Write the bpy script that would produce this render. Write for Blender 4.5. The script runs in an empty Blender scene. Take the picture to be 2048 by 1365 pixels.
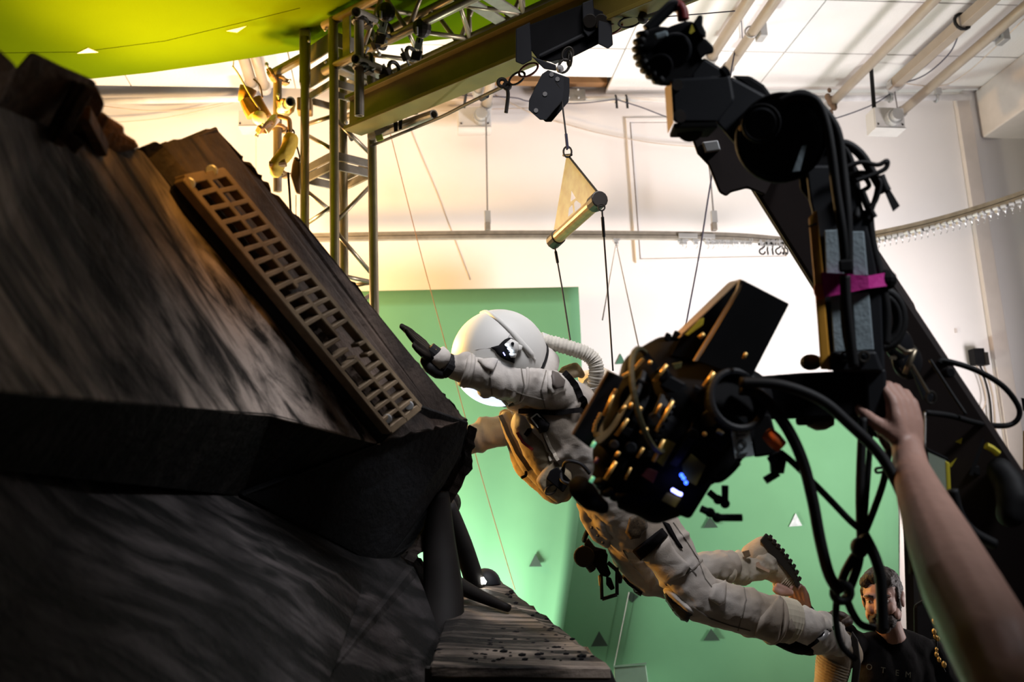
import bpy, bmesh, math, random
from mathutils import Vector, Matrix, noise

random.seed(7)
SC = bpy.context.scene
COL = SC.collection
F, CX, CY, CAMZ = 1898.0, 1024.0, 682.5, 1.6      # focal length and centre for a 2048 x 1365 frame

# ------------------------------------------------------------------ camera frame from the room's vanishing points
_y = Vector((-234, -407, -F)).normalized()
_z = Vector((-399, 9082, -F)); _z = (_z - _y * _z.dot(_y)).normalized()
_x = _y.cross(_z).normalized()
W2C = Matrix((_x, _y, _z)).transposed()            # columns are the world axes seen by the camera
C2W = W2C.transposed()
CAM = Vector((0, 0, CAMZ))
FWD = (C2W @ Vector((0, 0, -1))).normalized()

def ray(px, py):
    return C2W @ Vector(((px - CX) / F, -(py - CY) / F, -1.0))
def P(px, py, d):
    return CAM + ray(px, py) * d
def hit(px, py, co, no):
    r = ray(px, py)
    return CAM + r * ((co - CAM).dot(no) / r.dot(no))
def onz(px, py, z):
    return hit(px, py, Vector((0, 0, z)), Vector((0, 0, 1)))
def depth(p):
    return (p - CAM).dot(FWD)

cd = bpy.data.cameras.new('camera'); cam = bpy.data.objects.new('camera', cd); COL.objects.link(cam)
cam.matrix_world = Matrix.Translation(CAM) @ C2W.to_4x4()
cd.sensor_width = 36.0; cd.lens = F / 2048 * 36.0
cd.dof.use_dof = True; cd.dof.focus_distance = 3.6; cd.dof.aperture_fstop = 2.8
cd.clip_start = 0.05
SC.camera = cam

CEIL = CAMZ + 3.52
# ------------------------------------------------------------------ exposure, world, lamps
SC.view_settings.view_transform = 'Standard'; SC.view_settings.look = 'None'
SC.view_settings.gamma = 1.0; SC.view_settings.exposure = 0.0; SC.view_settings.use_curve_mapping = False
w = bpy.data.worlds.new('world'); SC.world = w; w.use_nodes = True
w.node_tree.nodes['Background'].inputs[0].default_value = (0.60, 0.66, 0.80, 1)
w.node_tree.nodes['Background'].inputs[1].default_value = 0.015

def lamp(name, kind, loc, energy, color, target=None, size=0.3, size_y=None, spot=None, blend=0.5):
    l = bpy.data.lights.new(name, kind); l.energy = energy; l.color = color
    if kind == 'AREA':
        l.size = size
        if size_y: l.shape = 'RECTANGLE'; l.size_y = size_y
    else:
        l.shadow_soft_size = size
    if kind == 'SPOT': l.spot_size = math.radians(spot); l.spot_blend = blend
    o = bpy.data.objects.new(name, l); COL.objects.link(o); o.location = loc
    if target is not None:
        o.rotation_euler = (Vector(target) - Vector(loc)).to_track_quat('-Z', 'Y').to_euler()
    return o
WARM = (1.0, 0.61, 0.25)
# the warm stage lamp that stands behind the wreck, low enough to be hidden by it
lamp('warm_key', 'POINT', P(330, 560, 5.85), 300, WARM, size=0.14)
lamp('canopy_orange', 'SPOT', P(300, 560, 5.3), 900, (1.0, 0.46, 0.02), P(340, 130, 5.2), size=0.15, spot=80, blend=1.0)  # spot added to turn the canopy's lit edge yellow
lamp('warm_side', 'SPOT', P(600, 930, 3.9), 85, (1.0, 0.44, 0.06), P(1260, 1070, 3.7), size=0.10, spot=56)
lamp('warm_low', 'SPOT', P(700, 1010, 5.2), 260, (1.0, 0.42, 0.05), P(1764, 1197, 4.12), size=0.10, spot=22)
lamp('helmet_rim', 'SPOT', P(560, 600, 4.1), 260, (1.0, 0.60, 0.16), P(1000, 720, 3.55), size=0.10, spot=26)
# white work light standing right of the frame behind the drape, turned to the back wall
l = lamp('wall_wash', 'AREA', (4.7, 4.2, 1.5), 132, (1.0, 0.925, 0.925), (1.0, 7.0, 3.5), size=1.1, size_y=1.3); l.data.spread = math.radians(108)
# cool lamp on the floor at the foot of the left screen sheet
l = lamp('screen_wash', 'AREA', (-0.15, 6.05, 0.32), 145, (0.93, 1.0, 0.93), (0.25, 6.6, 1.3), size=0.5, size_y=0.3); l.data.spread = math.radians(140)
# soft overhead over the flying rig
l = lamp('top_soft', 'AREA', (0.75, 2.0, 4.4), 17, (0.99, 0.96, 1.0), (0.5, 3.7, 1.7), size=0.9); l.data.spread = math.radians(70)
# fill high on the right for the crane arm
lamp('arm_fill', 'SPOT', (2.9, 0.2, 4.2), 410, (0.92, 0.95, 1.0), P(1690, 540, 2.0), size=0.3, spot=29, blend=0.7)
# added orange spots: one imitates the wreck's haze, one gilds the camera rig
lamp('wreck_haze_spot', 'SPOT', P(760, -640, 1.5), 120, (1.0, 0.46, 0.08), P(320, 230, 2.1), size=0.25, spot=34, blend=1.0)
lamp('rig_warm_fill', 'SPOT', P(420, -420, 1.9), 120, (1.0, 0.46, 0.08), P(1290, 840, 1.9), size=0.10, spot=18, blend=0.4)

# ------------------------------------------------------------------ materials
MATS = {}
def mat(name, col, rough=0.6, metal=0.0, var=0.12, scale=9.0, emit=None, estr=0.0, bump=0.0, bscale=60.0, spec=0.5, coat=0.0):
    if name in MATS: return MATS[name]
    m = bpy.data.materials.new(name); m.use_nodes = True; nt = m.node_tree; N = nt.nodes; L = nt.links
    b = N['Principled BSDF']
    b.inputs['Roughness'].default_value = rough; b.inputs['Metallic'].default_value = metal
    b.inputs['Specular IOR Level'].default_value = spec; b.inputs['Coat Weight'].default_value = coat
    tc = N.new('ShaderNodeTexCoord')
    nz = N.new('ShaderNodeTexNoise'); nz.inputs['Scale'].default_value = scale; nz.inputs['Detail'].default_value = 5
    L.new(tc.outputs['Object'], nz.inputs['Vector'])
    rp = N.new('ShaderNodeValToRGB'); e = rp.color_ramp.elements
    e[0].position = 0.3; e[1].position = 0.7
    e[0].color = tuple(c * (1 - var) for c in col) + (1,); e[1].color = tuple(min(1, c * (1 + var)) for c in col) + (1,)
    L.new(nz.outputs['Fac'], rp.inputs['Fac']); L.new(rp.outputs['Color'], b.inputs['Base Color'])
    if bump > 0:
        n2 = N.new('ShaderNodeTexNoise'); n2.inputs['Scale'].default_value = bscale; n2.inputs['Detail'].default_value = 4
        L.new(tc.outputs['Object'], n2.inputs['Vector'])
        bp = N.new('ShaderNodeBump'); bp.inputs['Strength'].default_value = bump; bp.inputs['Distance'].default_value = 0.01
        L.new(n2.outputs['Fac'], bp.inputs['Height']); L.new(bp.outputs['Normal'], b.inputs['Normal'])
    if emit:
        b.inputs['Emission Color'].default_value = emit + (1,); b.inputs['Emission Strength'].default_value = estr
    MATS[name] = m
    return m

def streak_mat(name, light, dark, axis, side, scale=(1.2, 9.0, 9.0), lo=0.42, hi=0.58, rough=0.75, spots=True):
    """dirty scenic paint: streaks drawn out along AXIS"""
    if name in MATS: return MATS[name]
    m = bpy.data.materials.new(name); m.use_nodes = True; nt = m.node_tree; N = nt.nodes; L = nt.links
    b = N['Principled BSDF']; b.inputs['Roughness'].default_value = rough; b.inputs['Specular IOR Level'].default_value = 0.25
    a = Vector(axis).normalized(); s = Vector(side); s = (s - a * s.dot(a)).normalized(); n = a.cross(s)
    tc = N.new('ShaderNodeTexCoord'); cb = N.new('ShaderNodeCombineXYZ')
    for i, (v, k) in enumerate(((a, scale[0]), (s, scale[1]), (n, scale[2]))):
        dt = N.new('ShaderNodeVectorMath'); dt.operation = 'DOT_PRODUCT'; dt.inputs[1].default_value = v * k
        L.new(tc.outputs['Object'], dt.inputs[0]); L.new(dt.outputs['Value'], cb.inputs[i])
    n1 = N.new('ShaderNodeTexNoise'); n1.inputs['Scale'].default_value = 1.0; n1.inputs['Detail'].default_value = 7; n1.inputs['Roughness'].default_value = 0.62
    n1.inputs['Distortion'].default_value = 0.5
    L.new(cb.outputs[0], n1.inputs['Vector'])
    r1 = N.new('ShaderNodeValToRGB'); r1.color_ramp.elements[0].position = lo; r1.color_ramp.elements[1].position = hi
    r1.color_ramp.elements[0].color = tuple(dark) + (1,); r1.color_ramp.elements[1].color = tuple(light) + (1,)
    L.new(n1.outputs['Fac'], r1.inputs['Fac'])
    n2 = N.new('ShaderNodeTexNoise'); n2.inputs['Scale'].default_value = 2.6; n2.inputs['Detail'].default_value = 6
    L.new(tc.outputs['Object'], n2.inputs['Vector'])
    r2 = N.new('ShaderNodeValToRGB'); r2.color_ramp.elements[0].position = 0.40; r2.color_ramp.elements[1].position = 0.56
    r2.color_ramp.elements[0].color = (0.16, 0.16, 0.17, 1) if spots else (0.7, 0.7, 0.7, 1); r2.color_ramp.elements[1].color = (1, 1, 1, 1)
    L.new(n2.outputs['Fac'], r2.inputs['Fac'])
    mx = N.new('ShaderNodeMix'); mx.data_type = 'RGBA'; mx.blend_type = 'MULTIPLY'; mx.inputs[0].default_value = 0.9
    L.new(r1.outputs['Color'], mx.inputs[6]); L.new(r2.outputs['Color'], mx.inputs[7]); L.new(mx.outputs[2], b.inputs['Base Color'])
    n3 = N.new('ShaderNodeTexNoise'); n3.inputs['Scale'].default_value = 45; n3.inputs['Detail'].default_value = 5
    L.new(tc.outputs['Object'], n3.inputs['Vector'])
    ad = N.new('ShaderNodeMath'); L.new(n1.outputs['Fac'], ad.inputs[0]); L.new(n3.outputs['Fac'], ad.inputs[1])
    bp = N.new('ShaderNodeBump'); bp.inputs['Strength'].default_value = 0.5; bp.inputs['Distance'].default_value = 0.012
    L.new(ad.outputs[0], bp.inputs['Height']); L.new(bp.outputs['Normal'], b.inputs['Normal'])
    MATS[name] = m
    return m

M_WALL = mat('white_wall_paint', (0.80, 0.775, 0.765), 0.8, var=0.025, scale=1.6, bump=0.05, bscale=30)
M_TILE = mat('ceiling_tile', (0.70, 0.685, 0.68), 0.9, var=0.03, scale=3, bump=0.35, bscale=70)
M_TRIM = mat('beige_trim', (0.62, 0.56, 0.52), 0.7, var=0.04)
M_FLOOR = mat('grey_floor', (0.09, 0.085, 0.085), 0.7)
M_DRAPEW = mat('bounce_dark_paint', (0.05, 0.048, 0.05), 0.9)  # unseen side walls made dark, like the floor, to cut bounce
M_DARKWOOD = mat('dark_wood', (0.10, 0.06, 0.04), 0.7)
M_PIPE = mat('painted_pipe', (0.30, 0.25, 0.20), 0.45, var=0.06)
M_ALU = mat('aluminium', (0.26, 0.215, 0.15), 0.36, 0.7, var=0.12, scale=14)
M_ALU2 = mat('dull_aluminium', (0.25, 0.225, 0.19), 0.5, 0.4, var=0.16, scale=20)
M_STEEL = mat('dark_steel', (0.024, 0.020, 0.016), 0.5, 0.4)
M_BLACK = mat('black_paint', (0.007, 0.007, 0.008), 0.66, var=0.25, spec=0.08)
M_BLACK2 = mat('black_anodised', (0.010, 0.011, 0.014), 0.55, var=0.2, spec=0.2)
M_RUBBER = mat('black_rubber', (0.008, 0.008, 0.009), 0.62, var=0.2, spec=0.22)
M_BOOM = mat('brown_black_paint', (0.022, 0.015, 0.014), 0.6, var=0.15, spec=0.2)
M_BEAM = mat('beam_paint', (0.13, 0.092, 0.018), 0.42, var=0.18, scale=7)
M_GREY = mat('grey_enamel', (0.50, 0.49, 0.48), 0.5, var=0.05)
M_GREYD = mat('galvanised_steel', (0.42, 0.42, 0.42), 0.4, 0.5, var=0.1)
M_GREEN = mat('green_screen_cloth', (0.115, 0.262, 0.138), 0.9, spec=0.1, var=0.04, scale=3, bump=0.06, bscale=260)
M_CANOPY = mat('green_canopy_cloth', (0.054, 0.098, 0.0015), 0.9, spec=0.0, var=0.04, scale=3, bump=0.06, bscale=260)
M_MARK = mat('grey_marker_tape', (0.038, 0.058, 0.043), 0.8, spec=0.05, var=0.12)
M_SILV = mat('silver_tape', (0.30, 0.33, 0.32), 0.5, 0.2, var=0.2, scale=40)
M_WHITET = mat('white_tape', (0.75, 0.72, 0.68), 0.6, var=0.06)
M_BRASS = mat('brass_edge', (0.75, 0.45, 0.13), 0.35, 0.75, var=0.1)
M_BLUEG = mat('blue_grey_foam', (0.25, 0.31, 0.34), 0.85, var=0.14, scale=25, bump=0.2, bscale=120)
M_YEL = mat('orange_yellow_paint', (0.60, 0.28, 0.02), 0.55, var=0.1)
M_MAG = mat('magenta_tape', (0.50, 0.008, 0.24), 0.7, var=0.12, scale=18, bump=0.2)
M_ORG = mat('orange_tape', (0.85, 0.16, 0.02), 0.6)
M_RED = mat('red_plastic', (0.30, 0.02, 0.02), 0.5)
M_YTAPE = mat('yellow_tape', (0.60, 0.50, 0.03), 0.6)
M_SUIT = mat('off_white_canvas', (0.50, 0.47, 0.43), 0.85, var=0.12, scale=7, bump=0.30, bscale=45)
M_SUIT2 = mat('stained_canvas', (0.42, 0.38, 0.31), 0.85, var=0.18, scale=8, bump=0.35, bscale=45)
M_KHAKI = mat('khaki_vest', (0.27, 0.22, 0.14), 0.8, var=0.15, scale=9, bump=0.3, bscale=50)
M_SHELL = mat('white_helmet_shell', (0.55, 0.55, 0.525), 0.5, var=0.03, scale=8, spec=0.3)
M_SKIN = mat('skin', (0.40, 0.225, 0.175), 0.55, var=0.10, scale=14, bump=0.12, bscale=70)
M_HAIR = mat('dark_brown_hair', (0.016, 0.010, 0.006), 0.6, var=0.35, scale=60, bump=0.6, bscale=110)
M_BEARD = mat('brown_beard', (0.018, 0.010, 0.006), 0.7, var=0.35, scale=70, bump=0.6, bscale=130)
M_SHIRT = mat('black_cotton', (0.005, 0.0045, 0.005), 0.9, var=0.2, bump=0.3, bscale=30, spec=0.1)
M_SOLE = mat('boot_sole_rubber', (0.014, 0.012, 0.010), 0.6)
M_BOOT = mat('tan_suede', (0.40, 0.33, 0.24), 0.85, var=0.15, bump=0.25)
M_GRATE = mat('dusty_tan_metal', (0.19, 0.135, 0.08), 0.7, 0.1, var=0.2, scale=30)
M_ROPE = mat('black_rope', (0.020, 0.016, 0.014), 0.7)
M_WIRE = mat('grey_wire', (0.20, 0.19, 0.19), 0.5, 0.4)
M_CREAM = mat('cream_tank', (0.66, 0.57, 0.44), 0.5, var=0.08)
M_HOSE = mat('cream_hose_cloth', (0.56, 0.53, 0.46), 0.8, var=0.1, bump=0.2)
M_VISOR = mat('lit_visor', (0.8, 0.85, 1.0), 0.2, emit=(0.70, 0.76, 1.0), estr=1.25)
M_LED = mat('white_led', (0.8, 0.9, 1.0), 0.3, emit=(0.75, 0.85, 1.0), estr=9.0)
M_LEDB = mat('blue_led', (0.1, 0.2, 1.0), 0.3, emit=(0.03, 0.10, 1.0), estr=5.0)
M_LEDW = mat('blue_white_led', (0.5, 0.5, 1.0), 0.3, emit=(0.28, 0.30, 1.0), estr=6.0)
M_LAMP = mat('lamp_lens', (1, 1, 0.9), 0.3, emit=(1.0, 0.98, 0.88), estr=40.0)
M_SLING = mat('yellow_sling_bag', (0.62, 0.40, 0.05), 0.8, var=0.18, bump=0.3, bscale=30)
M_SCREEN = mat('monitor_picture', (0.10, 0.12, 0.10), 0.3, var=0.8, scale=16, emit=(0.30, 0.36, 0.30), estr=0.25)
M_EYE = mat('eye_white', (0.55, 0.50, 0.46), 0.3); M_IRIS = mat('dark_iris', (0.03, 0.02, 0.015), 0.2)
M_LETTER = mat('grey_print', (0.10, 0.095, 0.065), 0.8)
M_INK = mat('marker_ink', (0.03, 0.04, 0.045), 0.8)

# ------------------------------------------------------------------ mesh helpers
def link(name, bm, m, parent=None, smooth=False, bevel=0.0, bseg=2):
    bmesh.ops.recalc_face_normals(bm, faces=bm.faces)
    me = bpy.data.meshes.new(name); bm.to_mesh(me); bm.free()
    if smooth:
        for p in me.polygons: p.use_smooth = True
    o = bpy.data.objects.new(name, me); COL.objects.link(o)
    if m: me.materials.append(m)
    if parent is not None: o.parent = parent
    if bevel > 0:
        b = o.modifiers.new('bevel', 'BEVEL'); b.width = bevel; b.segments = bseg; b.limit_method = 'ANGLE'
        if smooth:
            pass
    return o
def thing(name, label, cat, loc=(0, 0, 0), group=None):
    o = bpy.data.objects.new(name, None); COL.objects.link(o); o.empty_display_size = 0.1
    o['label'] = label; o['category'] = cat
    if group: o['group'] = group
    return o
def tag(o, label, cat, group=None):
    o['label'] = label; o['category'] = cat
    if group: o['group'] = group
    return o
def struct(o):
    o['kind'] = 'structure'; return o
def BM(): return bmesh.new()

def frame_of(ax):
    a = Vector(ax).normalized()
    u = a.orthogonal().normalized(); return u, a.cross(u), a
def tube(bm, pts, radii, seg=10, cap=True, up=None):
    """round tube through points with a radius at each point (parallel transport)"""
    pts = [Vector(p) for p in pts]; n = len(pts)
    if not hasattr(radii, '__len__'): radii = [radii] * n
    tan = [(pts[min(i + 1, n - 1)] - pts[max(i - 1, 0)]).normalized() for i in range(n)]
    u = Vector(up) if up is not None else tan[0].orthogonal()
    rings = []
    for i in range(n):
        u = (u - tan[i] * u.dot(tan[i]))
        if u.length < 1e-6: u = tan[i].orthogonal()
        u.normalize(); v = tan[i].cross(u)
        r = radii[i]; ru, rv = (r if hasattr(r, '__len__') else (r, r))
        rings.append([bm.verts.new(pts[i] + u * (ru * math.cos(2 * math.pi * k / seg)) + v * (rv * math.sin(2 * math.pi * k / seg))) for k in range(seg)])
    for i in range(n - 1):
        for k in range(seg):
            bm.faces.new((rings[i][k], rings[i][(k + 1) % seg], rings[i + 1][(k + 1) % seg], rings[i + 1][k]))
    if cap:
        bm.faces.new(rings[0][::-1]); bm.faces.new(rings[-1])
    return rings
def hollow(bm, p, q, r, wall=0.006, seg=14):
    """an open pipe with a wall you can look into"""
    u, v, a = frame_of(Vector(q) - Vector(p)); rr = []
    for c, rad in ((p, r), (q, r), (q, r - wall), (p, r - wall)):
        rr.append([bm.verts.new(Vector(c) + (u * math.cos(2 * math.pi * k / seg) + v * math.sin(2 * math.pi * k / seg)) * rad) for k in range(seg)])
    for i in range(4):
        A, B = rr[i], rr[(i + 1) % 4]
        for k in range(seg): bm.faces.new((A[k], A[(k + 1) % seg], B[(k + 1) % seg], B[k]))
def ball(bm, c, r, sx=1, sy=1, sz=1, rot=None, u=16, v=10):
    M = Matrix.Translation(Vector(c)) @ (rot.to_4x4() if rot else Matrix.Identity(4)) @ Matrix.Diagonal((r * sx, r * sy, r * sz, 1))
    bmesh.ops.create_uvsphere(bm, u_segments=u, v_segments=v, radius=1.0, matrix=M)
def box(bm, c, size, rot=None):
    M = Matrix.Translation(Vector(c)) @ (rot.to_4x4() if rot else Matrix.Identity(4)) @ Matrix.Diagonal((size[0], size[1], size[2], 1))
    bmesh.ops.create_cube(bm, size=1.0, matrix=M)
def torus(bm, c, nrm, R, r, seg=20, ss=8, sx=1.0, up=None):
    u, v, a = frame_of(nrm)
    if up is not None:
        u = Vector(up); u = (u - a * u.dot(a)).normalized(); v = a.cross(u)
    rings = []
    for i in range(seg):
        t = 2 * math.pi * i / seg; dr = (u * math.cos(t) * sx + v * math.sin(t)); cc = Vector(c) + dr * R
        dn = dr.normalized()
        rings.append([bm.verts.new(cc + (dn * math.cos(2 * math.pi * k / ss) + a * math.sin(2 * math.pi * k / ss)) * r) for k in range(ss)])
    for i in range(seg):
        A, B = rings[i], rings[(i + 1) % seg]
        for k in range(ss): bm.faces.new((A[k], A[(k + 1) % ss], B[(k + 1) % ss], B[k]))
def prism(bm, pts, ext):
    """closed solid: polygon of world points pushed along ext"""
    ext = Vector(ext); a = [bm.verts.new(Vector(p)) for p in pts]; b = [bm.verts.new(Vector(p) + ext) for p in pts]; n = len(a)
    bm.faces.new(a); bm.faces.new(b[::-1])
    for i in range(n): bm.faces.new((a[i], b[i], b[(i + 1) % n], a[(i + 1) % n]))
def slab(bm, pp, d, t, away=None):
    """solid plate seen face on: pixel outline at depth d (number or one per corner), thickness t away from the lens"""
    ds = d if hasattr(d, '__len__') else [d] * len(pp)
    if away is None:
        away = ray(sum(p[0] for p in pp) / len(pp), sum(p[1] for p in pp) / len(pp)).normalized()
    prism(bm, [P(x, y, k) for (x, y), k in zip(pp, ds)], Vector(away) * t)
def beam(bm, p, q, wu, wv, up=(0, 0, 1)):
    """square bar from p to q; wu along up, wv across"""
    p, q = Vector(p), Vector(q); a = (q - p).normalized(); u = Vector(up); u = (u - a * u.dot(a)).normalized(); v = a.cross(u)
    c = [p + u * (wu / 2 * s) + v * (wv / 2 * t) for s, t in ((1, 1), (1, -1), (-1, -1), (-1, 1))]
    prism(bm, c, q - p)
def smooth_path(pts, k=6):
    pts = [Vector(p) for p in pts]; out = []
    n = len(pts)
    for i in range(n - 1):
        p0, p1, p2, p3 = pts[max(i - 1, 0)], pts[i], pts[i + 1], pts[min(i + 2, n - 1)]
        for j in range(k):
            t = j / k
            out.append(0.5 * ((2 * p1) + (p2 - p0) * t + (2 * p0 - 5 * p1 + 4 * p2 - p3) * t * t + (3 * p1 - p0 - 3 * p2 + p3) * t ** 3))
    out.append(pts[-1]); return out
def px_path(pp, d=None, k=6):
    return smooth_path([P(p[0], p[1], p[2] if len(p) > 2 else d) for p in pp], k)
def wire(name, pp, d, r, m, label=None, cat='cable', group=None, parent=None, k=6, seg=6):
    bm = BM(); tube(bm, px_path(pp, d, k), r, seg); o = link(name, bm, m, parent, smooth=True)
    if label: tag(o, label, cat, group)
    return o
def copy_tree(root, mx, label=None):
    """copy of a thing with its parts and sub-parts, moved by matrix mx (children keep their meshes)"""
    r = root.copy(); COL.objects.link(r); r.matrix_world = mx @ root.matrix_world
    if label: r['label'] = label
    for ch in list(root.children):
        c = ch.copy(); COL.objects.link(c); c.parent = r
        for g in ch.children:
            e = g.copy(); COL.objects.link(e); e.parent = c
    return r
def flesh(name, blobs, m, parent=None, voxel=0.012, smooth=6, wr=0.0, wsize=0.05, seg=14):
    """one continuous surface grown round chains of (point, radius) - remeshed so that limbs join smoothly"""
    bm = BM()
    for chain in blobs:
        if chain and chain[0] == 'fold':
            tube(bm, chain[1], chain[2], 8); continue
        for i, (p, r) in enumerate(chain):
            ball(bm, p, r, u=seg, v=8)
            if i:
                q, s = chain[i - 1]
                if (Vector(p) - Vector(q)).length > 1e-4:
                    tube(bm, [q, Vector(q).lerp(Vector(p), .5), p], [s, (s + r) / 2, r], seg)
    o = link(name, bm, m, parent, smooth=True)
    rm = o.modifiers.new('remesh', 'REMESH'); rm.mode = 'VOXEL'; rm.voxel_size = voxel; rm.use_smooth_shade = True
    sm = o.modifiers.new('smooth', 'SMOOTH'); sm.iterations = smooth; sm.factor = 0.5
    if wr > 0:
        tx = bpy.data.textures.new(name + '_folds', 'CLOUDS'); tx.noise_scale = wsize; tx.noise_depth = 2
        dp = o.modifiers.new('folds', 'DISPLACE'); dp.texture = tx; dp.strength = wr; dp.mid_level = 0.5; dp.texture_coords = 'GLOBAL'
    return o
# ================================================================== THE ROOM
WA, WB_ = onz(700, 190, CEIL), onz(1935, 184, CEIL)
off = 7.0 / ((WA.y + WB_.y) / 2)
WA = hit(700, 190, Vector((0, 0, CEIL)), Vector((0, 0, 1))); WB_ = hit(1935, 184, Vector((0, 0, CEIL)), Vector((0, 0, 1)))
WU = (WB_ - WA).normalized()                       # along the back wall, to the right
WN = Vector((WU.y, -WU.x, 0)).normalized()         # out of the wall, towards the room
if WN.y > 0: WN = -WN
def onwall(px, py, o=0.0):
    return hit(px, py, WA + WN * o, WN)
XL, XR = -5.5, 6.5
def wallpt(x, z, o=0.0):
    t = (x - WA.x) / WU.x
    p = WA + WU * t + WN * o; p.z = z; return p

bm = BM(); prism(bm, [wallpt(XL, 0), wallpt(XR, 0), wallpt(XR, CEIL + .3), wallpt(XL, CEIL + .3)], -WN * .2); struct(link('wall_back', bm, M_WALL))
bm = BM(); box(bm, (.5, 3.3, -.05), (12.6, 10.0, .1)); struct(link('floor', bm, M_FLOOR))
bm = BM(); box(bm, (XL - .05, 3.2, 2.7), (.1, 9.6, 5.45)); struct(link('wall_left', bm, M_DRAPEW))
bm = BM(); box(bm, (XR + .05, 3.2, 2.7), (.1, 9.6, 5.45)); struct(link('wall_right', bm, M_DRAPEW))
# ceiling: slab above, tiles hung below with open joints
ceil_bm = BM(); box(ceil_bm, (.5, 3.2, CEIL + .30), (12.4, 9.6, .1)); ceil = struct(link('ceiling', ceil_bm, M_DARKWOOD))
TW = (onz(1571, 102, CEIL) - onz(1251, 97, CEIL)).length
R0 = onz(1251, 98, CEIL)                           # a corner where joints cross
rowd = (wallpt(R0.x, CEIL) - R0).y
tile_me = None
gap_px = onz(1180, 175, CEIL)
for i in range(-5, 4):
    for j in range(-3, 1):
        x0, y0 = R0.x + i * TW, R0.y + j * rowd
        if x0 > XR or x0 + TW < XL or y0 < 1.2: continue
        c = Vector((x0 + TW / 2, y0 + rowd / 2, CEIL + .011))
        if i == -1 and j == 0:                     # the tile that has slipped: a shorter one leaves a dark gap at the wall
            b2 = BM(); box(b2, (0, 0, 0), (TW - .012, rowd * .60, .022)); t = link('tile', b2, M_TILE, ceil)
            t.location = (c.x, y0 + rowd * .31, c.z); continue
        if tile_me is None:
            b2 = BM(); box(b2, (0, 0, 0), (TW - .010, rowd - .010, .022)); t = link('tile', b2, M_TILE, ceil, bevel=.003, bseg=1); tile_me = t.data
        else:
            t = bpy.data.objects.new('tile', tile_me); COL.objects.link(t); t.parent = ceil
        t.location = c; t.rotation_euler = (random.uniform(-.004, .004), random.uniform(-.003, .003), 0)
b2 = BM(); box(b2, (R0.x - TW * .5, R0.y + rowd * .9, CEIL + .12), (TW, .08, .16)); link('joist', b2, mat('raw_wood', (.32, .17, .07), .7), ceil)
# bulkhead on the right, running towards the camera
B1 = onwall(1946, 181); B2 = onwall(1963, 278)
zb = B2.z; xb = (B1.x + B2.x) / 2
bm = BM(); prism(bm, [(xb, B1.y - .005, zb), (XR, B1.y - .005, zb), (XR, B1.y - .005, CEIL - .002), (xb, B1.y - .005, CEIL - .002)], (0, -5.5, 0)); struct(link('trim_1', bm, M_TRIM, bevel=.012))
# pilaster strip
bm = BM(); prism(bm, [onwall(1906, 200), onwall(1932, 200), onwall(2062, 1020), onwall(2028, 1020)], WN * .05); struct(link('trim_2', bm, M_TRIM, bevel=.004))
# blocked hatch in the back wall: frame and recessed panel
fr = [(1253, 238), (1640, 238), (1652, 521), (1276, 523)]
hz = onwall(1265, 245).z; hb = onwall(1278, 520).z; hx0 = onwall(1268, 380).x; hx1 = onwall(1570, 500).x
hatch = bpy.data.objects.new('trim_3', None); COL.objects.link(hatch); struct(hatch)
for a, b_, nm in (((hx0 - .03, hz + .03), (hx1 + .03, hz), 'frame'), ((hx0 - .03, hb), (hx1 + .03, hb - .03), 'frame'), ((hx0 - .03, hz), (hx0, hb), 'frame'), ((hx1, hz), (hx1 + .03, hb), 'frame')):
    bm = BM(); prism(bm, [wallpt(a[0], a[1]), wallpt(b_[0], a[1]), wallpt(b_[0], b_[1]), wallpt(a[0], b_[1])], WN * .022); link(nm, bm, M_WALL, hatch, bevel=.003)
bm = BM(); prism(bm, [wallpt(hx0 + .012, hz - .010), wallpt(hx1 - .012, hz - .010), wallpt(hx1 - .012, hb + .006), wallpt(hx0 + .012, hb + .006)], WN * .010); link('panel', bm, M_WALL, hatch)
bm = BM(); prism(bm, [wallpt(hx0 - .001, hz), wallpt(hx0 + .012, hz), wallpt(hx0 + .012, hb), wallpt(hx0 - .001, hb)], WN * .003); link('joint', bm, mat('shadow_gap_joint', (.30, .22, .15), .9), hatch)  # panel's shadow gap painted as a brown strip

# ------------------------------------------------------------------ pipes under the ceiling
ZP = CEIL - .20
def pipe(name, a, b_, r, label, m=M_PIPE, z=ZP, grp=None, square=False, ends=True):
    p, q = onz(*a, z), onz(*b_, z); q = p + (q - p) * 1.5
    t = thing(name, label, 'pipe', group=grp)
    bm = BM()
    if square: beam(bm, p, q, r * 2, r * 2); link('tube', bm, m, t, bevel=.004)
    else: tube(bm, [p, q], r, 14); link('tube', bm, m, t, smooth=False)
    if ends:
        u = (q - p).normalized()
        bm = BM(); tube(bm, [p - u * .015, p + u * .06], r * 1.28, 14); link('collar', bm, M_GREYD, t)
    for o in t.children:
        for f in o.data.polygons: f.use_smooth = (o.name.startswith('tube') and not square)
    return t, p, q
pipe('ceiling_pipe', (1658, 212), (1868, 0), .036, 'brown shaded ceiling pipe with ragged end, left of the grey box with black strap')
pipe('ceiling_conduit', (1785, 172), (1978, 0), .038, 'square ceiling conduit tied with a black cable, above the grey box', square=True)
t3, p3, q3 = pipe('ceiling_pipe', (1797, 229), (2048, 15), .036, 'ceiling pipe that plugs into the grey box with the black strap', z=ZP - .08)
pipe('ceiling_pipe', (1419, 120), (1497, 0), .036, 'cream ceiling pipe running behind the black wrist motor, inner one of two')
t5, p5, q5 = pipe('ceiling_pipe', (1452, 142), (1549, 2), .036, 'cream ceiling pipe carrying a small grey bracket above the black arm')
t6, p6, q6 = pipe('ceiling_pipe', (972, 215), (986, 136), .036, 'cream ceiling pipe dropping into the grey box behind the beam', z=ZP - .06)
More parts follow.
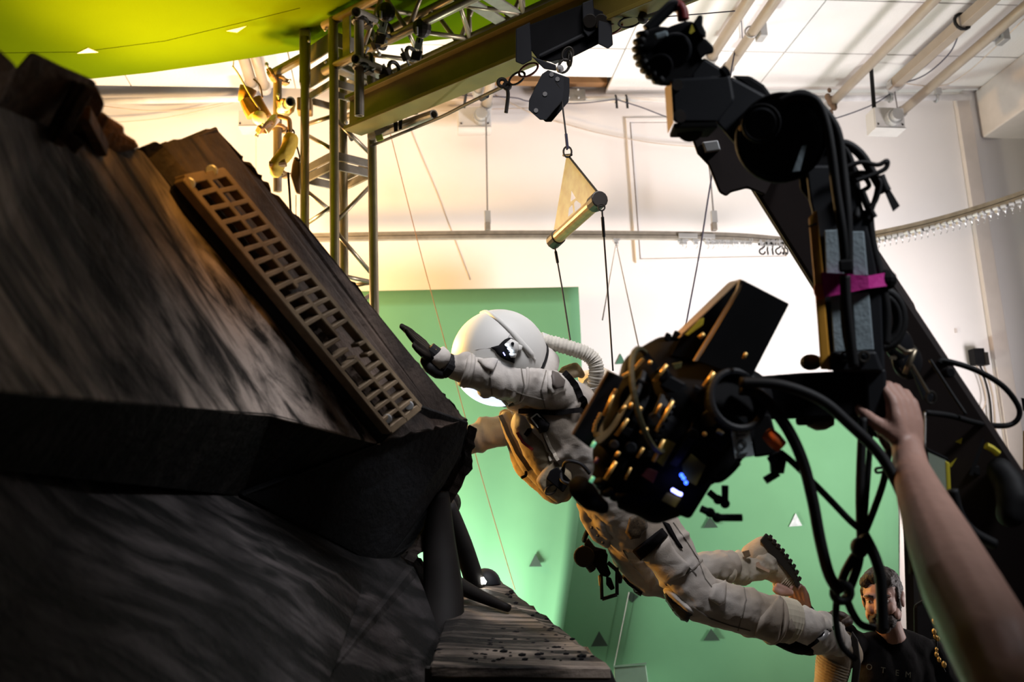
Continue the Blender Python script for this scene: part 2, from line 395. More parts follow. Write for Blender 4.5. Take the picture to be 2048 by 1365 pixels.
pipe('ceiling_pipe', (955, 185), (966, 140), .032, 'shorter cream ceiling pipe beside the grey box behind the beam')
pipe('ceiling_pipe', (505, 172), (486, 112), .040, 'sunlit ceiling pipe ending above the clamp cluster, under the canopy edge')
pipe('ceiling_pipe', (530, 178), (516, 130), .036, 'slim sunlit ceiling pipe left of the scaffold post, under the canopy edge')
# horizontal rail along the head of the wall
bm = BM(); p, q = onwall(1085, 200, .10), onwall(1940, 195, .10); tube(bm, [p, q], .026, 12); o = link('wall_rail', bm, mat('white_rail', (.74, .73, .74), .35), smooth=True)
tag(o, 'long white rail along the top of the wall, right of the pulley block', 'pipe')
bm = BM(); p, q = onwall(195, 203, .10), onwall(520, 197, .10); tube(bm, [p, q], .026, 12); o = link('wall_rail', bm, MATS['white_rail'], smooth=True)
tag(o, 'white rail at the top of the glowing wall, under the canopy edge', 'pipe')
bm = BM(); p, q = onwall(800, 192, .10), onwall(960, 195, .10); beam(bm, p, q, .05, .04); o = link('wall_batten', bm, M_TRIM)
tag(o, 'beige batten at the top of the wall under the green beam', 'batten')
# connector where the long rail begins
t = thing('rail_coupler', 'silver coupler with bolts on the wall rail beside the pulley block', 'coupler')
a = onwall(1140, 192, .10); bm = BM(); beam(bm, a - WU * .15, a + WU * .12, .10, .07); link('sleeve', bm, M_ALU2, t, bevel=.008)
for k in (-.1, -.02, .06):
    for s in (1, -1):
        bm = BM(); ball(bm, a + WU * k + Vector((0, 0, .035 * s)) + WN * .045, .011, u=8, v=6); link('bolt', bm, M_GREYD, t)
# clips of black tape on the rail
for x in (1231, 1252):
    bm = BM(); a = onwall(x, 198, .10); torus(bm, a, WU, .029, .007, 12, 6); bmesh.ops.create_cube(bm, size=1, matrix=Matrix.Translation(a + Vector((0, 0, -.055)) + WN * .03) @ Matrix.Diagonal((.018, .006, .08, 1)))
    o = link('cable_tie', bm, M_RUBBER); tag(o, 'black tie round the wall rail, ' + ('knotted over the thin cable' if x < 1240 else 'with its loose tail hanging down'), 'cable tie')
# ragged end fitting on the brown pipe
t = thing('pipe_clamp', 'ragged brown clamp hanging on the end of the shaded pipe', 'clamp')
a = onz(1658, 205, ZP)
for dx, dy, r in ((0, 0, .035), (-.02, .03, .028), (.02, -.05, .03), (.0, .09, .018), (-.01, -.10, .02)):
    bm = BM(); ball(bm, a + Vector((dx, -.03, dy)), r, 1, .7, 1.2, u=8, v=6); link('jaw', bm, mat('rust_brown', (.16, .10, .06), .7), t)
# junction boxes
def jbox(px, py, wpx, hpx, o, label, tilt=0.0, knob=None, lid=True):
    c = onwall(px, py, o); d = depth(c); w_, h_ = wpx * d / F, hpx * d / F
    t = thing('junction_box', label, 'electrical box')
    rot = Matrix((WU, WN, Vector((0, 0, 1)))).transposed() @ Matrix.Rotation(tilt, 3, 'Y')
    bm = BM(); box(bm, c, (w_, .14, h_), rot); link('case', bm, M_GREY, t, bevel=.006)
    bm = BM(); box(bm, c + rot @ Vector((0, .075, 0)), (w_ * .96, .012, h_ * .95), rot); link('cover', bm, M_GREY, t, bevel=.003)
    bm = BM(); box(bm, c + rot @ Vector((0, .012, -h_ * .47)), (w_ * 1.01, .15, h_ * .05), rot); link('lip', bm, M_GREY, t, bevel=.003)
    if knob:
        k = onwall(knob[0], knob[1], o + .09)
        bm = BM(); tube(bm, [k - WN * .03, k + WN * .05], .062, 16); link('locknut', bm, M_GREYD, t, bevel=.006)
        bm = BM(); tube(bm, [k, k + WN * .09], .045, 14); link('fitting', bm, M_GREYD, t)
    for sx in (-.4, .4):
        bm = BM(); ball(bm, c + rot @ Vector((sx * w_, .082, -h_ * .3)), .008, u=8, v=6); link('screw', bm, M_STEEL, t)
    return t
jbox(948, 243, 66, 46, .20, 'grey electrical box on the wall behind the green beam', knob=(962, 236))
jbox(1770, 245, 62, 46, .55, 'grey electrical box hung from a black strap at right under the ceiling', tilt=.04, knob=(1785, 238))
jbox(500, 246, 38, 36, .30, 'pale electrical box in the glow beside the clamp cluster')
bm = BM(); a, b_ = onwall(1747, 168, .52), onwall(1749, 226, .52); a.z = CEIL + .001; beam(bm, a, b_, .03, .008, up=WU); tag(link('hanging_strap', bm, M_RUBBER), 'black strap holding the grey electrical box at right', 'strap')
bm = BM(); a, b_ = onwall(1789, 182, .5), onwall(1796, 224, .45); tube(bm, [a, b_], .005, 6); tag(link('hanger_rod', bm, M_WIRE), 'thin rod between the square conduit and the grey box', 'rod')
def bracket(px, py, label, z):
    c = onz(px, py, z); t = thing('pipe_bracket', label, 'bracket')
    bm = BM(); box(bm, c, (.05, .10, .10)); link('block', bm, M_GREYD, t, bevel=.004)
    bm = BM(); torus(bm, c + Vector((-.07, 0, -.0)), Vector((.25, 1, 0)), .042, .006, 16, 6); link('ring', bm, M_GREYD, t, smooth=True)
bracket(1522, 64, 'small grey bracket clipped to the cream pipe above the black arm', ZP)
bracket(2004, 72, 'small grey bracket clipped to the rightmost ceiling pipe', ZP - .06)
# rail clamps
for x, lb in ((1872, 'small clamp gripping the wall rail near the right pilaster'), (1780, 'small clamp joining the square conduit to the wall rail')):
    bm = BM(); a = onwall(x, 196, .10); torus(bm, a, WU, .034, .009, 12, 6); box(bm, a + Vector((0, -.04, .04)), (.05, .03, .05)); tag(link('rail_clamp', bm, M_GREYD), lb, 'clamp')

# ------------------------------------------------------------------ thin cables strung along the head of the wall
def wwire(pts, r, m, label, o=.06):
    bm = BM(); tube(bm, smooth_path([onwall(x, y, k) for x, y, k in [(p + (o,))[:3] for p in pts]], 8), r, 5)
    tag(link('cable', bm, m, smooth=True), label, 'cable')
M_PALEW = mat('pale_wire', (.55, .45, .36), .6); M_NAVY = mat('navy_wire', (.03, .03, .06), .6)
wwire([(880, 190), (1020, 195), (1060, 203), (1150, 207), (1232, 199)], .005, M_NAVY, 'thin dark cable along the wall rail behind the pulley block', .14)
wwire([(1232, 199), (1280, 214), (1340, 236), (1420, 256), (1520, 262), (1640, 245), (1740, 212), (1790, 180)], .005, M_NAVY, 'thin dark cable sagging from the rail behind the black arm', .14)
wwire([(1110, 242), (1180, 262), (1262, 279), (1340, 290), (1440, 296)], .004, M_PALEW, 'pale thin cable sagging across the hatch in the wall', .05)
wwire([(990, 190), (1060, 225), (1120, 246)], .005, M_PALEW, 'pale cord slanting behind the pulley block', .1)
wwire([(200, 212), (300, 222), (400, 216), (500, 192)], .005, M_PALEW, 'pale cable sagging across the glowing wall', .06)
wwire([(195, 247), (330, 236), (470, 205)], .004, M_PALEW, 'lower pale cable across the glowing wall', .06)
wwire([(880, 222), (1000, 218), (1070, 216)], .004, M_PALEW, 'pale thin cable along the wall left of the pulley block', .05)
bm = BM(); tube(bm, smooth_path([onz(x, y, ZP + k) for x, y, k in ((1990, 0, .0), (1930, 46, 0), (1900, 105, -.05), (1850, 150, -.05), (1800, 168, -.03))], 8), .005, 5); tag(link('cable', bm, M_NAVY, smooth=True), 'dark cable drooping from the tie on the square conduit', 'cable')
bm = BM(); tube(bm, smooth_path([onz(x, y, ZP + k) for x, y, k in ((2048, 38, .05), (1990, 95, .03), (1930, 148, .0), (1880, 172, -.05), (1800, 166, -.03))], 8), .004, 5); tag(link('cable', bm, M_PALEW, smooth=True), 'tan cable drooping beside the rightmost ceiling pipe', 'cable')
bm = BM(); tube(bm, [onz(1482, 30, CEIL - .02), onz(1485, 80, CEIL - .02)], .004, 5); tag(link('cable', bm, M_NAVY), 'short dark wire hanging beside the cream pipe', 'cable')
bm = BM(); a = onz(1925, 43, ZP); torus(bm, a, onz(1978, 0, ZP) - onz(1785, 172, ZP), .058, .012, 12, 6); tag(link('cable_tie', bm, M_RUBBER), 'black tie wrapped round the square conduit', 'cable tie')
bm = BM(); tube(bm, smooth_path([onwall(948, 148, .6), onwall(935, 175, .5), onwall(928, 215, .35)], 8), .011, 8); tag(link('cable', bm, M_RUBBER, smooth=True), 'thick dark cable dropping into the grey box behind the beam', 'cable')

# cables and duct by the right pilaster
for i, (pts, m_) in enumerate(((((1955, 715), (1978, 790), (1985, 870), (1992, 960)), M_RUBBER), (((1962, 715), (1985, 790), (1992, 880), (1998, 960)), M_PALEW), (((1950, 722), (1972, 800), (1946, 850), (1940, 880)), M_PALEW))):
    wwire([p + (.05,) for p in pts], .008 if i < 2 else .005, m_, ['dark cable running down the right pilaster', 'tan cable running down the right pilaster', 'loose pale wire looping off the right pilaster'][i])
t = thing('wall_socket', 'dark open wall socket with cables beside the right pilaster', 'socket')
bm = BM(); c = onwall(1954, 715, .06); box(bm, c, (.09, .08, .13)); link('box', bm, M_BLACK, t, bevel=.004)
bm = BM(); box(bm, c + Vector((.05, -.02, -.02)), (.03, .06, .10)); link('plug', bm, M_STEEL, t)
bm = BM(); a = onwall(1912, 662, .004); box(bm, a, (.02, .006, .035)); tag(link('wall_scuff', bm, M_TRIM), 'small brown fixing left in the white wall above the socket', 'fixing')

# ------------------------------------------------------------------ curtain track with its runners
trk = thing('curtain_track', 'long pale aluminium curtain track across the white wall', 'track')
o_t = .45
tp = [onwall(x, y, o_t) for x, y in ((560, 478), (752, 474), (1000, 471), (1300, 472), (1480, 476), (1600, 486))]
dd = depth(tp[-1])
# bends and comes towards the room on the right
for k, (x, y) in enumerate(((1690, 481), (1780, 466), (1880, 443), (1980, 414), (2080, 380), (2200, 336))):
    tp.append(P(x, y, dd - .12 - .22 * k))
tpath = smooth_path(tp, 6)
def ribbon(bm, path, h, w_, dz=0.0):
    pr = None
    for i, p in enumerate(path):
        a = (path[min(i + 1, len(path) - 1)] - path[max(i - 1, 0)]).normalized(); s = Vector((a.y, -a.x, 0)).normalized()
        c = [bm.verts.new(p + s * (w_ / 2 * k) + Vector((0, 0, dz + h / 2 * j))) for k, j in ((1, 1), (1, -1), (-1, -1), (-1, 1))]
        if pr:
            for k in range(4): bm.faces.new((pr[k], pr[(k + 1) % 4], c[(k + 1) % 4], c[k]))
        else: bm.faces.new(c)
        pr = c
    bm.faces.new(pr[::-1])
bm = BM(); ribbon(bm, tpath, .028, .034, .018); link('top_channel', bm, M_ALU2, trk)
bm = BM(); ribbon(bm, tpath, .024, .040, -.014); link('bottom_channel', bm, M_ALU2, trk)
bm = BM(); ribbon(bm, tpath, .012, .020, .003); link('web', bm, M_STEEL, trk)
for x0, x1, y in ((1357, 1395, 472), (1405, 1430, 473)):
    bm = BM(); beam(bm, onwall(x0, y - 1, o_t + .025), onwall(x1, y, o_t + .025), .035, .01); link('splice_plate', bm, M_GREYD, trk, bevel=.002)
# hangers
for i, (x, y0, y1) in enumerate(((975, 235, 440), (1428, 330, 440))):
    t = thing('track_hanger', ['thin rod and steel clip holding the curtain track under the grey box', 'thin rod and steel clip holding the track left of the black arm'][i], 'hanger')
    top = onwall(x - (3 if i == 0 else 8), y0, o_t); bot = onwall(x, y1, o_t)
    if i: top.z = CEIL
    bm = BM(); tube(bm, [top, bot], .006, 6); link('rod', bm, M_WIRE, t)
    bm = BM(); box(bm, onwall(x, y1 - 5, o_t), (.045, .03, .10)); link('clip', bm, M_GREYD, t, bevel=.004)
    bm = BM(); box(bm, onwall(x, y1 + 14, o_t), (.04, .04, .06)); link('saddle', bm, M_ALU2, t, bevel=.004)
# runners: one mesh data shared by all
def runner(loc, ang, label, grp):
    global RUN
    if RUN is None:
        bm = BM(); box(bm, (0, 0, -.018), (.030, .018, .034)); tube(bm, [(-.013, -.016, -.004), (-.013, .016, -.004)], .013, 8); tube(bm, [(.013, -.016, -.004), (.013, .016, -.004)], .013, 8)
        tube(bm, [Vector((.012 * math.sin(t * .6), 0, -.035 - .006 * t)) for t in range(7)], .0028, 5)
        o = link('track_runner', bm, M_GREYD); RUN = o
    else:
        o = RUN.copy(); COL.objects.link(o)
    o.location = loc; o.rotation_euler = (0, 0, ang); tag(o, label, 'hook', grp); return o
RUN = None
ORD = 'first second third fourth fifth sixth seventh eighth ninth tenth eleventh twelfth thirteenth fourteenth fifteenth sixteenth seventeenth eighteenth nineteenth twentieth twenty-first twenty-second twenty-third twenty-fourth twenty-fifth twenty-sixth twenty-seventh twenty-eighth twenty-ninth thirtieth thirty-first thirty-second thirty-third thirty-fourth thirty-fifth thirty-sixth'.split()
ncurve = 0
G1, G2 = 'runners parked along the straight track', 'runners bunched along the curved track'
for x in (1240, ):
    runner(onwall(1232, 479, o_t) , 0, 'steel runner from which the thin cable pair hangs in a V', None)
for ix, x in enumerate((1362, 1369, 1391, 1414, 1424, 1433, 1443, 1453, 1462, 1472, 1484, 1494, 1499)):
    runner(onwall(x, 480, o_t), random.uniform(-.3, .3), ORD[ix] + ' steel runner on the straight track, counted from the pale splice plates to the boom', G1)
for ix, x in enumerate((1522, 1532, 1540, 1550, 1560)):
    runner(onwall(x, 483, o_t), random.uniform(-.3, .3), ORD[ix] + ' steel runner from the left in the bunch above the black S-hooks', 'runners carrying the S-hooks')
cl = smooth_path(tp[5:], 40); tot = 0; lastp = cl[0]
for p in cl[1:]:
    tot += (p - lastp).length; lastp = p
    if tot > .040:
        tot = 0; q = depth(p); xx = CX
        c = W2C @ (p - CAM); xx = CX - c.x / c.z * F
        if 1735 < xx < 2075:
            runner(p + Vector((0, 0, -.024)), .6 + random.uniform(-.4, .4), ORD[ncurve] + ' steel runner in the tight row on the curved track, counted from the boom outwards', G2); ncurve += 1
# S hooks
SH = None
for ix, x in enumerate((1524, 1535, 1545, 1556, 1566, 1573)):
    c = onwall(x, 498, o_t)
    if SH is None:
        bm = BM(); tube(bm, [Vector((.022 * math.cos(t), 0, .028 + .022 * math.sin(t))) for t in [a * .4 - .9 for a in range(11)]], .0062, 6); tube(bm, [Vector((-.022 * math.cos(t), 0, -.020 - .022 * math.sin(t))) for t in [a * .4 - .9 for a in range(11)]], .0062, 6)
        tube(bm, [(.014, 0, .011), (-.014, 0, -.003)], .0062, 6)
        o = link('s_hook', bm, M_RUBBER); SH = o
    else: o = SH.copy(); COL.objects.link(o)
    o.location = c; o.rotation_euler = (0, 0, [0, 1.1, 1.1, .2, 1.4, 1.5][len([k for k in COL.objects if k.name.startswith('s_hook')]) - 1])
    tag(o, ORD[ix] + ' black S-hook from the left, hanging under the runners beside the boom', 'hook', 'S-hooks under the track')
bm = BM(); p0 = onwall(1232, 486, o_t); q = [P(1205, 640, 4.6), P(1282, 715, 4.6)]
tube(bm, [q[0], p0, q[1]], .004, 5); tag(link('suspension_cable', bm, M_WIRE), 'thin V of cable hanging from the single runner on the track', 'cable')
wire('suspension_cable', ((1470, 100, 6.75), (1424, 350, 6.45), (1400, 500, 6.3), (1372, 650, 6.1), (1360, 720, 6.0)), None, .0055, M_NAVY, 'thin dark cable slanting down to the tan plate of the camera rig')
wire('suspension_cable', ((748, 140, 6.0), (785, 285, 5.9), (845, 520, 5.8), (905, 740, 5.7), (965, 960, 5.6), (1030, 1180, 5.5)), None, .0026, mat('orange_cord', (.35, .17, .07), .7), 'thin orange cord slanting from the truss past the green sheet')
wwire([(796, 192), (832, 285), (880, 400), (940, 560)], .003, M_PALEW, 'faint pale cord slanting across the warm wall', .003)

# ------------------------------------------------------------------ green cloths and their markers
def cloth(name, rows, thick, m, label, cat='cloth'):
    """rows of points -> sheet with thickness"""
    bm = BM(); vs = [[bm.verts.new(p) for p in r] for r in rows]
    for i in range(len(vs) - 1):
        for j in range(len(vs[0]) - 1): bm.faces.new((vs[i][j], vs[i][j + 1], vs[i + 1][j + 1], vs[i + 1][j]))
    o = link(name, bm, m, smooth=True); s = o.modifiers.new('solid', 'SOLIDIFY'); s.thickness = thick; s.offset = 0
    return tag(o, label, cat)
def edge(pts, n):
    """resample a pixel polyline by y"""
    out = []
    for i in range(n):
        y = pts[0][1] + (pts[-1][1] - pts[0][1]) * i / (n - 1)
        for a, b_ in zip(pts, pts[1:]):
            if a[1] <= y <= b_[1] + 1e-6: t = (y - a[1]) / (b_[1] - a[1]); out.append((a[0] + (b_[0] - a[0]) * t, y)); break
    return out
def sheet_rows(left, right, o, sag, n=26, m_=24, top=None):
    L_, R_ = edge(left, n), edge(right, n); rows = []
    for i in range(n):
        r = []
        for j in range(m_):
            t = j / (m_ - 1); x = L_[i][0] + (R_[i][0] - L_[i][0]) * t; y = L_[i][1] + (R_[i][1] - L_[i][1]) * t
            r.append(onwall(x, y, o + sag(i / (n - 1), t)))
        rows.append(r)
    return rows
# left sheet: hangs from the top edge and curls away to the right, its foot swept towards the room
cloth('green_sheet', sheet_rows([(560, 586), (560, 1420)], [(1157, 574), (1163, 700), (1165, 900), (1160, 1010), (1148, 1120), (1128, 1250), (1100, 1420)], .45,
      lambda v, h: .015 * math.sin(h * 30 + v * 2) * v + .02 * v * v), .004, M_GREEN, 'bright green backdrop sheet behind the astronaut, its edge hanging free')
cloth('green_sheet', sheet_rows([(1040, 790), (1040, 1420)], [(1797, 790), (1797, 1100), (1800, 1420)], .08,
      lambda v, h: .012 * math.sin(h * 55 + 3 * v) * (1 if h > .85 else .25) + .008 * math.sin(h * 9)), .004, M_GREEN, 'wide darker green backdrop sheet behind the legs and the camera rig')
def marker(pp, o, m, label):
    bm = BM(); prism(bm, [onwall(x, y, o) for x, y in pp], WN * .003); tag(link('tracking_marker', bm, m), label, 'marker', 'tracking markers')
    return bm
marker([(1071, 1108), (1084, 1134), (1058, 1134)], .475, M_MARK, 'grey triangle on the bright sheet left of the hanging tool')
marker([(921, 1060), (921, 1081), (906, 1071)], .475, M_MARK, 'half hidden grey triangle beside the dark tube')
marker([(853, 727), (866, 745), (838, 745)], .475, M_MARK, 'grey triangle partly hidden below the black glove')
marker([(1198, 1263), (1216, 1293), (1182, 1294)], .0895, M_MARK, 'grey triangle low on the sheet above the green block')
marker([(1422, 1258), (1440, 1282), (1407, 1282)], .0895, M_MARK, 'grey triangle just under the bent knee and shin')
marker([(1420, 1034), (1436, 1056), (1406, 1057)], .0895, M_MARK, 'striped grey triangle below the lever of the camera rig')
marker([(1591, 1027), (1604, 1052), (1578, 1054)], .0895, M_SILV, 'shiny silver triangle right of the raised boot')
marker([(1262, 1184), (1277, 1194), (1265, 1206), (1255, 1196)], .0895, M_MARK, 'grey square turned on its corner below the far knee')
marker([(1241, 708), (1251, 728), (1231, 729)], .004, mat('green_marker', (.05, .15, .09), .6), 'small green triangle stuck to the white wall above the backpack')
bm = BM(); tube(bm, [onwall(1258, 1185, .13), onwall(1228, 1335, .13)], .003, 5); tag(link('string', bm, M_WHITET), 'white string hanging in front of the green sheet', 'string')
# tan border and black drape to the right of the sheet
bm = BM(); prism(bm, [onwall(1798, 940, .06), onwall(1806, 940, .06), onwall(1822, 1420, .06), onwall(1795, 1420, .06)], WN * .02); struct(link('trim_4', bm, M_TRIM))
cloth('black_drape', [[P(1806 + (y - 1000) * .03 + 16 * k, y, 5.3 + .05 * math.sin(k * 2.1)) for k in range(24)] for y in range(1040, 1440, 40)], .006, mat('black_drape_cloth', (.012, .011, .010), .9), 'black drape hanging right of the green sheet behind the man', 'drape')  # widened behind the boom to shade the sheet's lower part
t = thing('light_stand_panel', 'white and grey panel glimpsed behind the arm below the monitor', 'panel')
bm = BM(); slab(bm, [(1945, 1050), (1962, 1052), (2010, 1170), (2040, 1690), (1990, 1690)], 5.6, .03); link('board', bm, M_GREY, t)
bm = BM(); slab(bm, [(1964, 1055), (1978, 1060), (2020, 1165), (2010, 1170)], 5.6, .03); link('edge_strip', bm, M_WALL, t)
# green block at the bottom
t = thing('green_block', 'pale green screen block at the bottom edge beside the wreck', 'block')
bm = BM(); slab(bm, [(1228, 1336), (1292, 1331), (1304, 1420), (1228, 1420)], 5.2, .35); link('body', bm, mat('pale_green_card', (.32, .52, .37), .8), t, bevel=.006)
bm = BM(); slab(bm, [(1227, 1336), (1293, 1330), (1293, 1326), (1227, 1332)], 5.19, .36); link('top_edge', bm, MATS['pale_green_card'], t)

# canopy: stretched cloth under the ceiling
ZC = CAMZ + 2.95
ce = [(-420, 205), (-150, 190), (100, 167), (185, 157), (300, 145), (430, 127), (520, 113), (600, 100), (690, 95), (780, 90), (900, 77), (1010, 62), (1120, 45)]
rows = []
far = [onz(x, y, ZC) for x, y in ce]
for k in range(14):
    t_ = k / 13
    rows.append([Vector((p.x - .12 * t_, p.y - 4.6 * t_, p.z)) for p in far])
o = cloth('green_canopy', rows, .004, M_CANOPY, 'large green canopy cloth stretched overhead at the upper left', 'canopy')
def cmark(pp, label):
    bm = BM(); z = ZC + .004
    bm2 = [onz(x, y, ZC - .003) for x, y in pp]; prism(bm, bm2, (0, 0, -.004)); tag(link('tracking_marker', bm, M_WHITET), label, 'marker', 'tracking markers')
cmark([(154, 106), (176, 95), (197, 104)], 'white triangle under the canopy at left, above the dark boxes')
cmark([(452, 61), (493, 51), (474, 64)], 'white triangle under the canopy near the truss corner')
bm = BM(); tube(bm, [onz(x, y, ZC - .0025) for x, y in ((0, 106), (160, 104), (330, 82), (480, 46), (600, 16))], .0022, 5); link('seam', bm, mat('seam_thread', (.02, .035, .002), .95, spec=0.0), bpy.data.objects['green_canopy'])
# ================================================================== OVERHEAD RIGGING
# vertical box truss
FD = 5.30
legs = {'f': (667, FD), 'l': (610, FD + .21), 'r': (741, FD + .162), 'b': (684.5, FD + .372)}
def lp(k, y): return P(legs[k][0], y, legs[k][1])
tower = thing('truss_tower', 'upright aluminium box truss tower beside the glowing wall', 'truss')
for k in 'flrb':
    bm = BM(); a = lp(k, 60); a.z = lp('f', 34).z; b_ = a.copy(); b_.z = 0.02; tube(bm, [a, b_], .0254, 14); o = link('chord', bm, M_ALU, tower, smooth=True)
def zat(k, y): return lp(k, y).z
def on_leg(k, z):
    a = lp(k, 300).copy(); a.z = z; return a
def brace(k1, y1, k2, y2, r=.0125):
    bm = BM(); tube(bm, [lp(k1, y1), lp(k2, y2)], r, 10); link('brace', bm, M_ALU, tower, smooth=True)
for a in (('f', 448, 'r', 372), ('f', 458, 'r', 545), ('f', 548, 'r', 564), ('f', 645, 'r', 590), ('l', 450, 'f', 412), ('l', 460, 'f', 545), ('b', 575, 'r', 566), ('b', 440, 'l', 380),
          ('f', 235, 'r', 308), ('l', 250, 'f', 232), ('l', 268, 'f', 300), ('b', 235, 'r', 210), ('l', 560, 'f', 552), ('f', 660, 'r', 760), ('l', 570, 'f', 640), ('b', 590, 'r', 680)):
    brace(*a)
def plate(k1, k2, z, h):
    a, b_ = on_leg(k1, z), on_leg(k2, z); bm = BM(); beam(bm, a, b_, h, .012); link('joint_plate', bm, M_ALU2, tower, bevel=.003)
zj = zat('f', 322)
for dz in (.029, -.029):
    for a, b_ in (('l', 'f'), ('f', 'r'), ('r', 'b'), ('b', 'l')): plate(a, b_, zj + dz, .050)
zt = zat('f', 150)
for a, b_ in (('l', 'f'), ('f', 'r'), ('r', 'b'), ('b', 'l')): plate(a, b_, zt, .046)
plate('f', 'r', zt - .07, .04); plate('r', 'b', zt - .07, .04)
# corner block on top
for y1, h in ((110, .115), (54, .115)):
    z = zat('f', y1); plate('l', 'f', z, h)
    plate('b', 'r', z, h); plate('f', 'r', z + .01, h * .8)
for y in (80, 144):
    for dx in (8, 40):
        c = P(610 + dx, y + (2 if dx < 20 else -20), FD + .19 - .0037 * dx); bm = BM(); ball(bm, c, .009, u=8, v=6); link('bolt', bm, M_GREYD, tower)
bm = BM(); a = lp('l', 100); box(bm, a + Vector((0, 0, -.05)), (.06, .06, .34)); link('corner_post', bm, M_ALU2, tower, bevel=.006)
bm = BM(); a = lp('l', 214); box(bm, a + Vector((.0, -.0, 0)), (.085, .09, .085)); link('strap_buckle', bm, mat('brown_canvas', (.25, .16, .07), .8), tower, bevel=.008)

# horizontal box truss
A0, B0 = P(660, 137, 5.28), P(1100, -80, 4.35)
bt = thing('overhead_truss', 'horizontal aluminium box truss running overhead from the tower corner', 'truss')
du = (B0 - A0).normalized()
side = Vector((-du.y, du.x, 0)).normalized()
if side.y < 0: side = -side
S_ = .28
chs = {'n': A0, 'fl': A0 + side * S_, 'nu': A0 + Vector((0, 0, S_)), 'fu': A0 + side * S_ + Vector((0, 0, S_))}
Ln = (B0 - A0).length
for k, a in chs.items():
    bm = BM(); tube(bm, [a - du * .05, a + du * Ln], .0254, 14); link('chord', bm, M_ALU, bt, smooth=True)
def bb(k1, t1, k2, t2, r=.0125):
    bm = BM(); tube(bm, [chs[k1] + du * t1, chs[k2] + du * t2], r, 10); link('brace', bm, M_ALU, bt, smooth=True)
for i in range(5):
    t_ = .25 + i * .36
    bb('n', t_, 'fl', t_ + .18); bb('fl', t_ + .18, 'n', t_ + .36)
    bb('n', t_, 'nu', t_ + .18); bb('nu', t_ + .18, 'n', t_ + .36)
    bb('fl', t_ + .1, 'fu', t_ + .28); bb('fu', t_ + .28, 'fl', t_ + .46); bb('fl', t_ + .18, 'fu', t_ + .18)
    bb('nu', t_, 'fu', t_ + .18)
for t_ in (1.02, 1.12):
    bm = BM(); beam(bm, chs['n'] + du * t_, chs['fl'] + du * t_, .012, .07); link('joint_plate', bm, M_ALU2, bt, bevel=.003)
for t_ in (.02, .14):
    bm = BM(); beam(bm, chs['n'] + du * t_, chs['fl'] + du * t_, .012, .06); link('joint_plate', bm, M_ALU2, bt, bevel=.003)
    bm = BM(); beam(bm, chs['n'] + du * t_, chs['nu'] + du * t_, .06, .012, up=du); link('joint_plate', bm, M_ALU2, bt, bevel=.003)

# I-beam with hung trolley
ib = thing('runway_girder', 'long green-tinted I-beam slanting across the top under the canopy', 'beam')
IA, IB_ = P(706, 232, 5.05), P(1420, -75, 3.55)
iu = (IB_ - IA).normalized()
ivert = Vector((0, 0, 1)); ivert = (ivert - iu * ivert.dot(iu)).normalized(); iside = iu.cross(ivert)
H_, W_ = .170, .120
for nm, dz, h, ww in (('web', 0, H_, .05), ('bottom_flange', -H_ / 2, .022, W_), ('top_flange', H_ / 2, .022, W_)):
    bm = BM(); beam(bm, IA + ivert * dz, IB_ + ivert * dz, h, ww, up=ivert); link(nm, bm, M_BEAM, ib, bevel=.003)
bm = BM(); beam(bm, IA - iside * (.055), IB_ - iside * .055, H_ * .72, .012, up=ivert); link('side_cover', bm, M_BEAM, ib, bevel=.002)
# trolley
tr = thing('beam_trolley', 'black rectangular trolley clamped on the beam above the pulley block', 'trolley')
def pxbox(name, pp, d, t, m, parent, bevel=.004):
    bm = BM(); slab(bm, pp, d, t); return link(name, bm, m, parent, bevel=bevel)
pxbox('body', [(1032, 60), (1166, 8), (1224, 30), (1222, 76), (1150, 112), (1100, 124), (1075, 118)], 3.86, .14, M_BLACK, tr)
pxbox('end_plate', [(1031, 58), (1060, 44), (1064, 120), (1046, 130), (1031, 124)], 3.82, .20, M_BLACK2, tr)
pxbox('end_plate', [(1164, 6), (1186, -2), (1192, 60), (1176, 74), (1166, 62)], 3.82, .20, M_BLACK2, tr)
bm = BM(); prism(bm, [P(1078, 108, 3.84), P(1165, 66, 3.84), P(1196, 84, 3.99), P(1110, 124, 3.99)], (0, 0, -.012)); link('bottom_plate', bm, M_BLACK2, tr, bevel=.002)
for x, y in ((1103, 104), (1120, 96), (1120, 113), (1156, 80), (1156, 96), (1180, 84)):
    bm = BM(); tube(bm, [P(x, y, 3.87) - Vector((0, 0, .012)), P(x, y, 3.87) - Vector((0, 0, .022))], .006, 8); link('bolt', bm, M_STEEL, tr)
pxbox('side_lug', [(1062, 112), (1095, 124), (1112, 130), (1113, 142), (1088, 138)], 3.84, .03, M_BLACK2, tr)
pxbox('clevis', [(1196, 30), (1222, 34), (1226, 90), (1216, 98), (1196, 88)], 3.80, .03, M_BLACK2, tr)
for x in (1180, 1202):
    bm = BM(); tube(bm, [P(x, 42, 3.80), P(x, 42, 3.98)], .028, 16); link('roller', bm, M_STEEL, tr, bevel=.003)
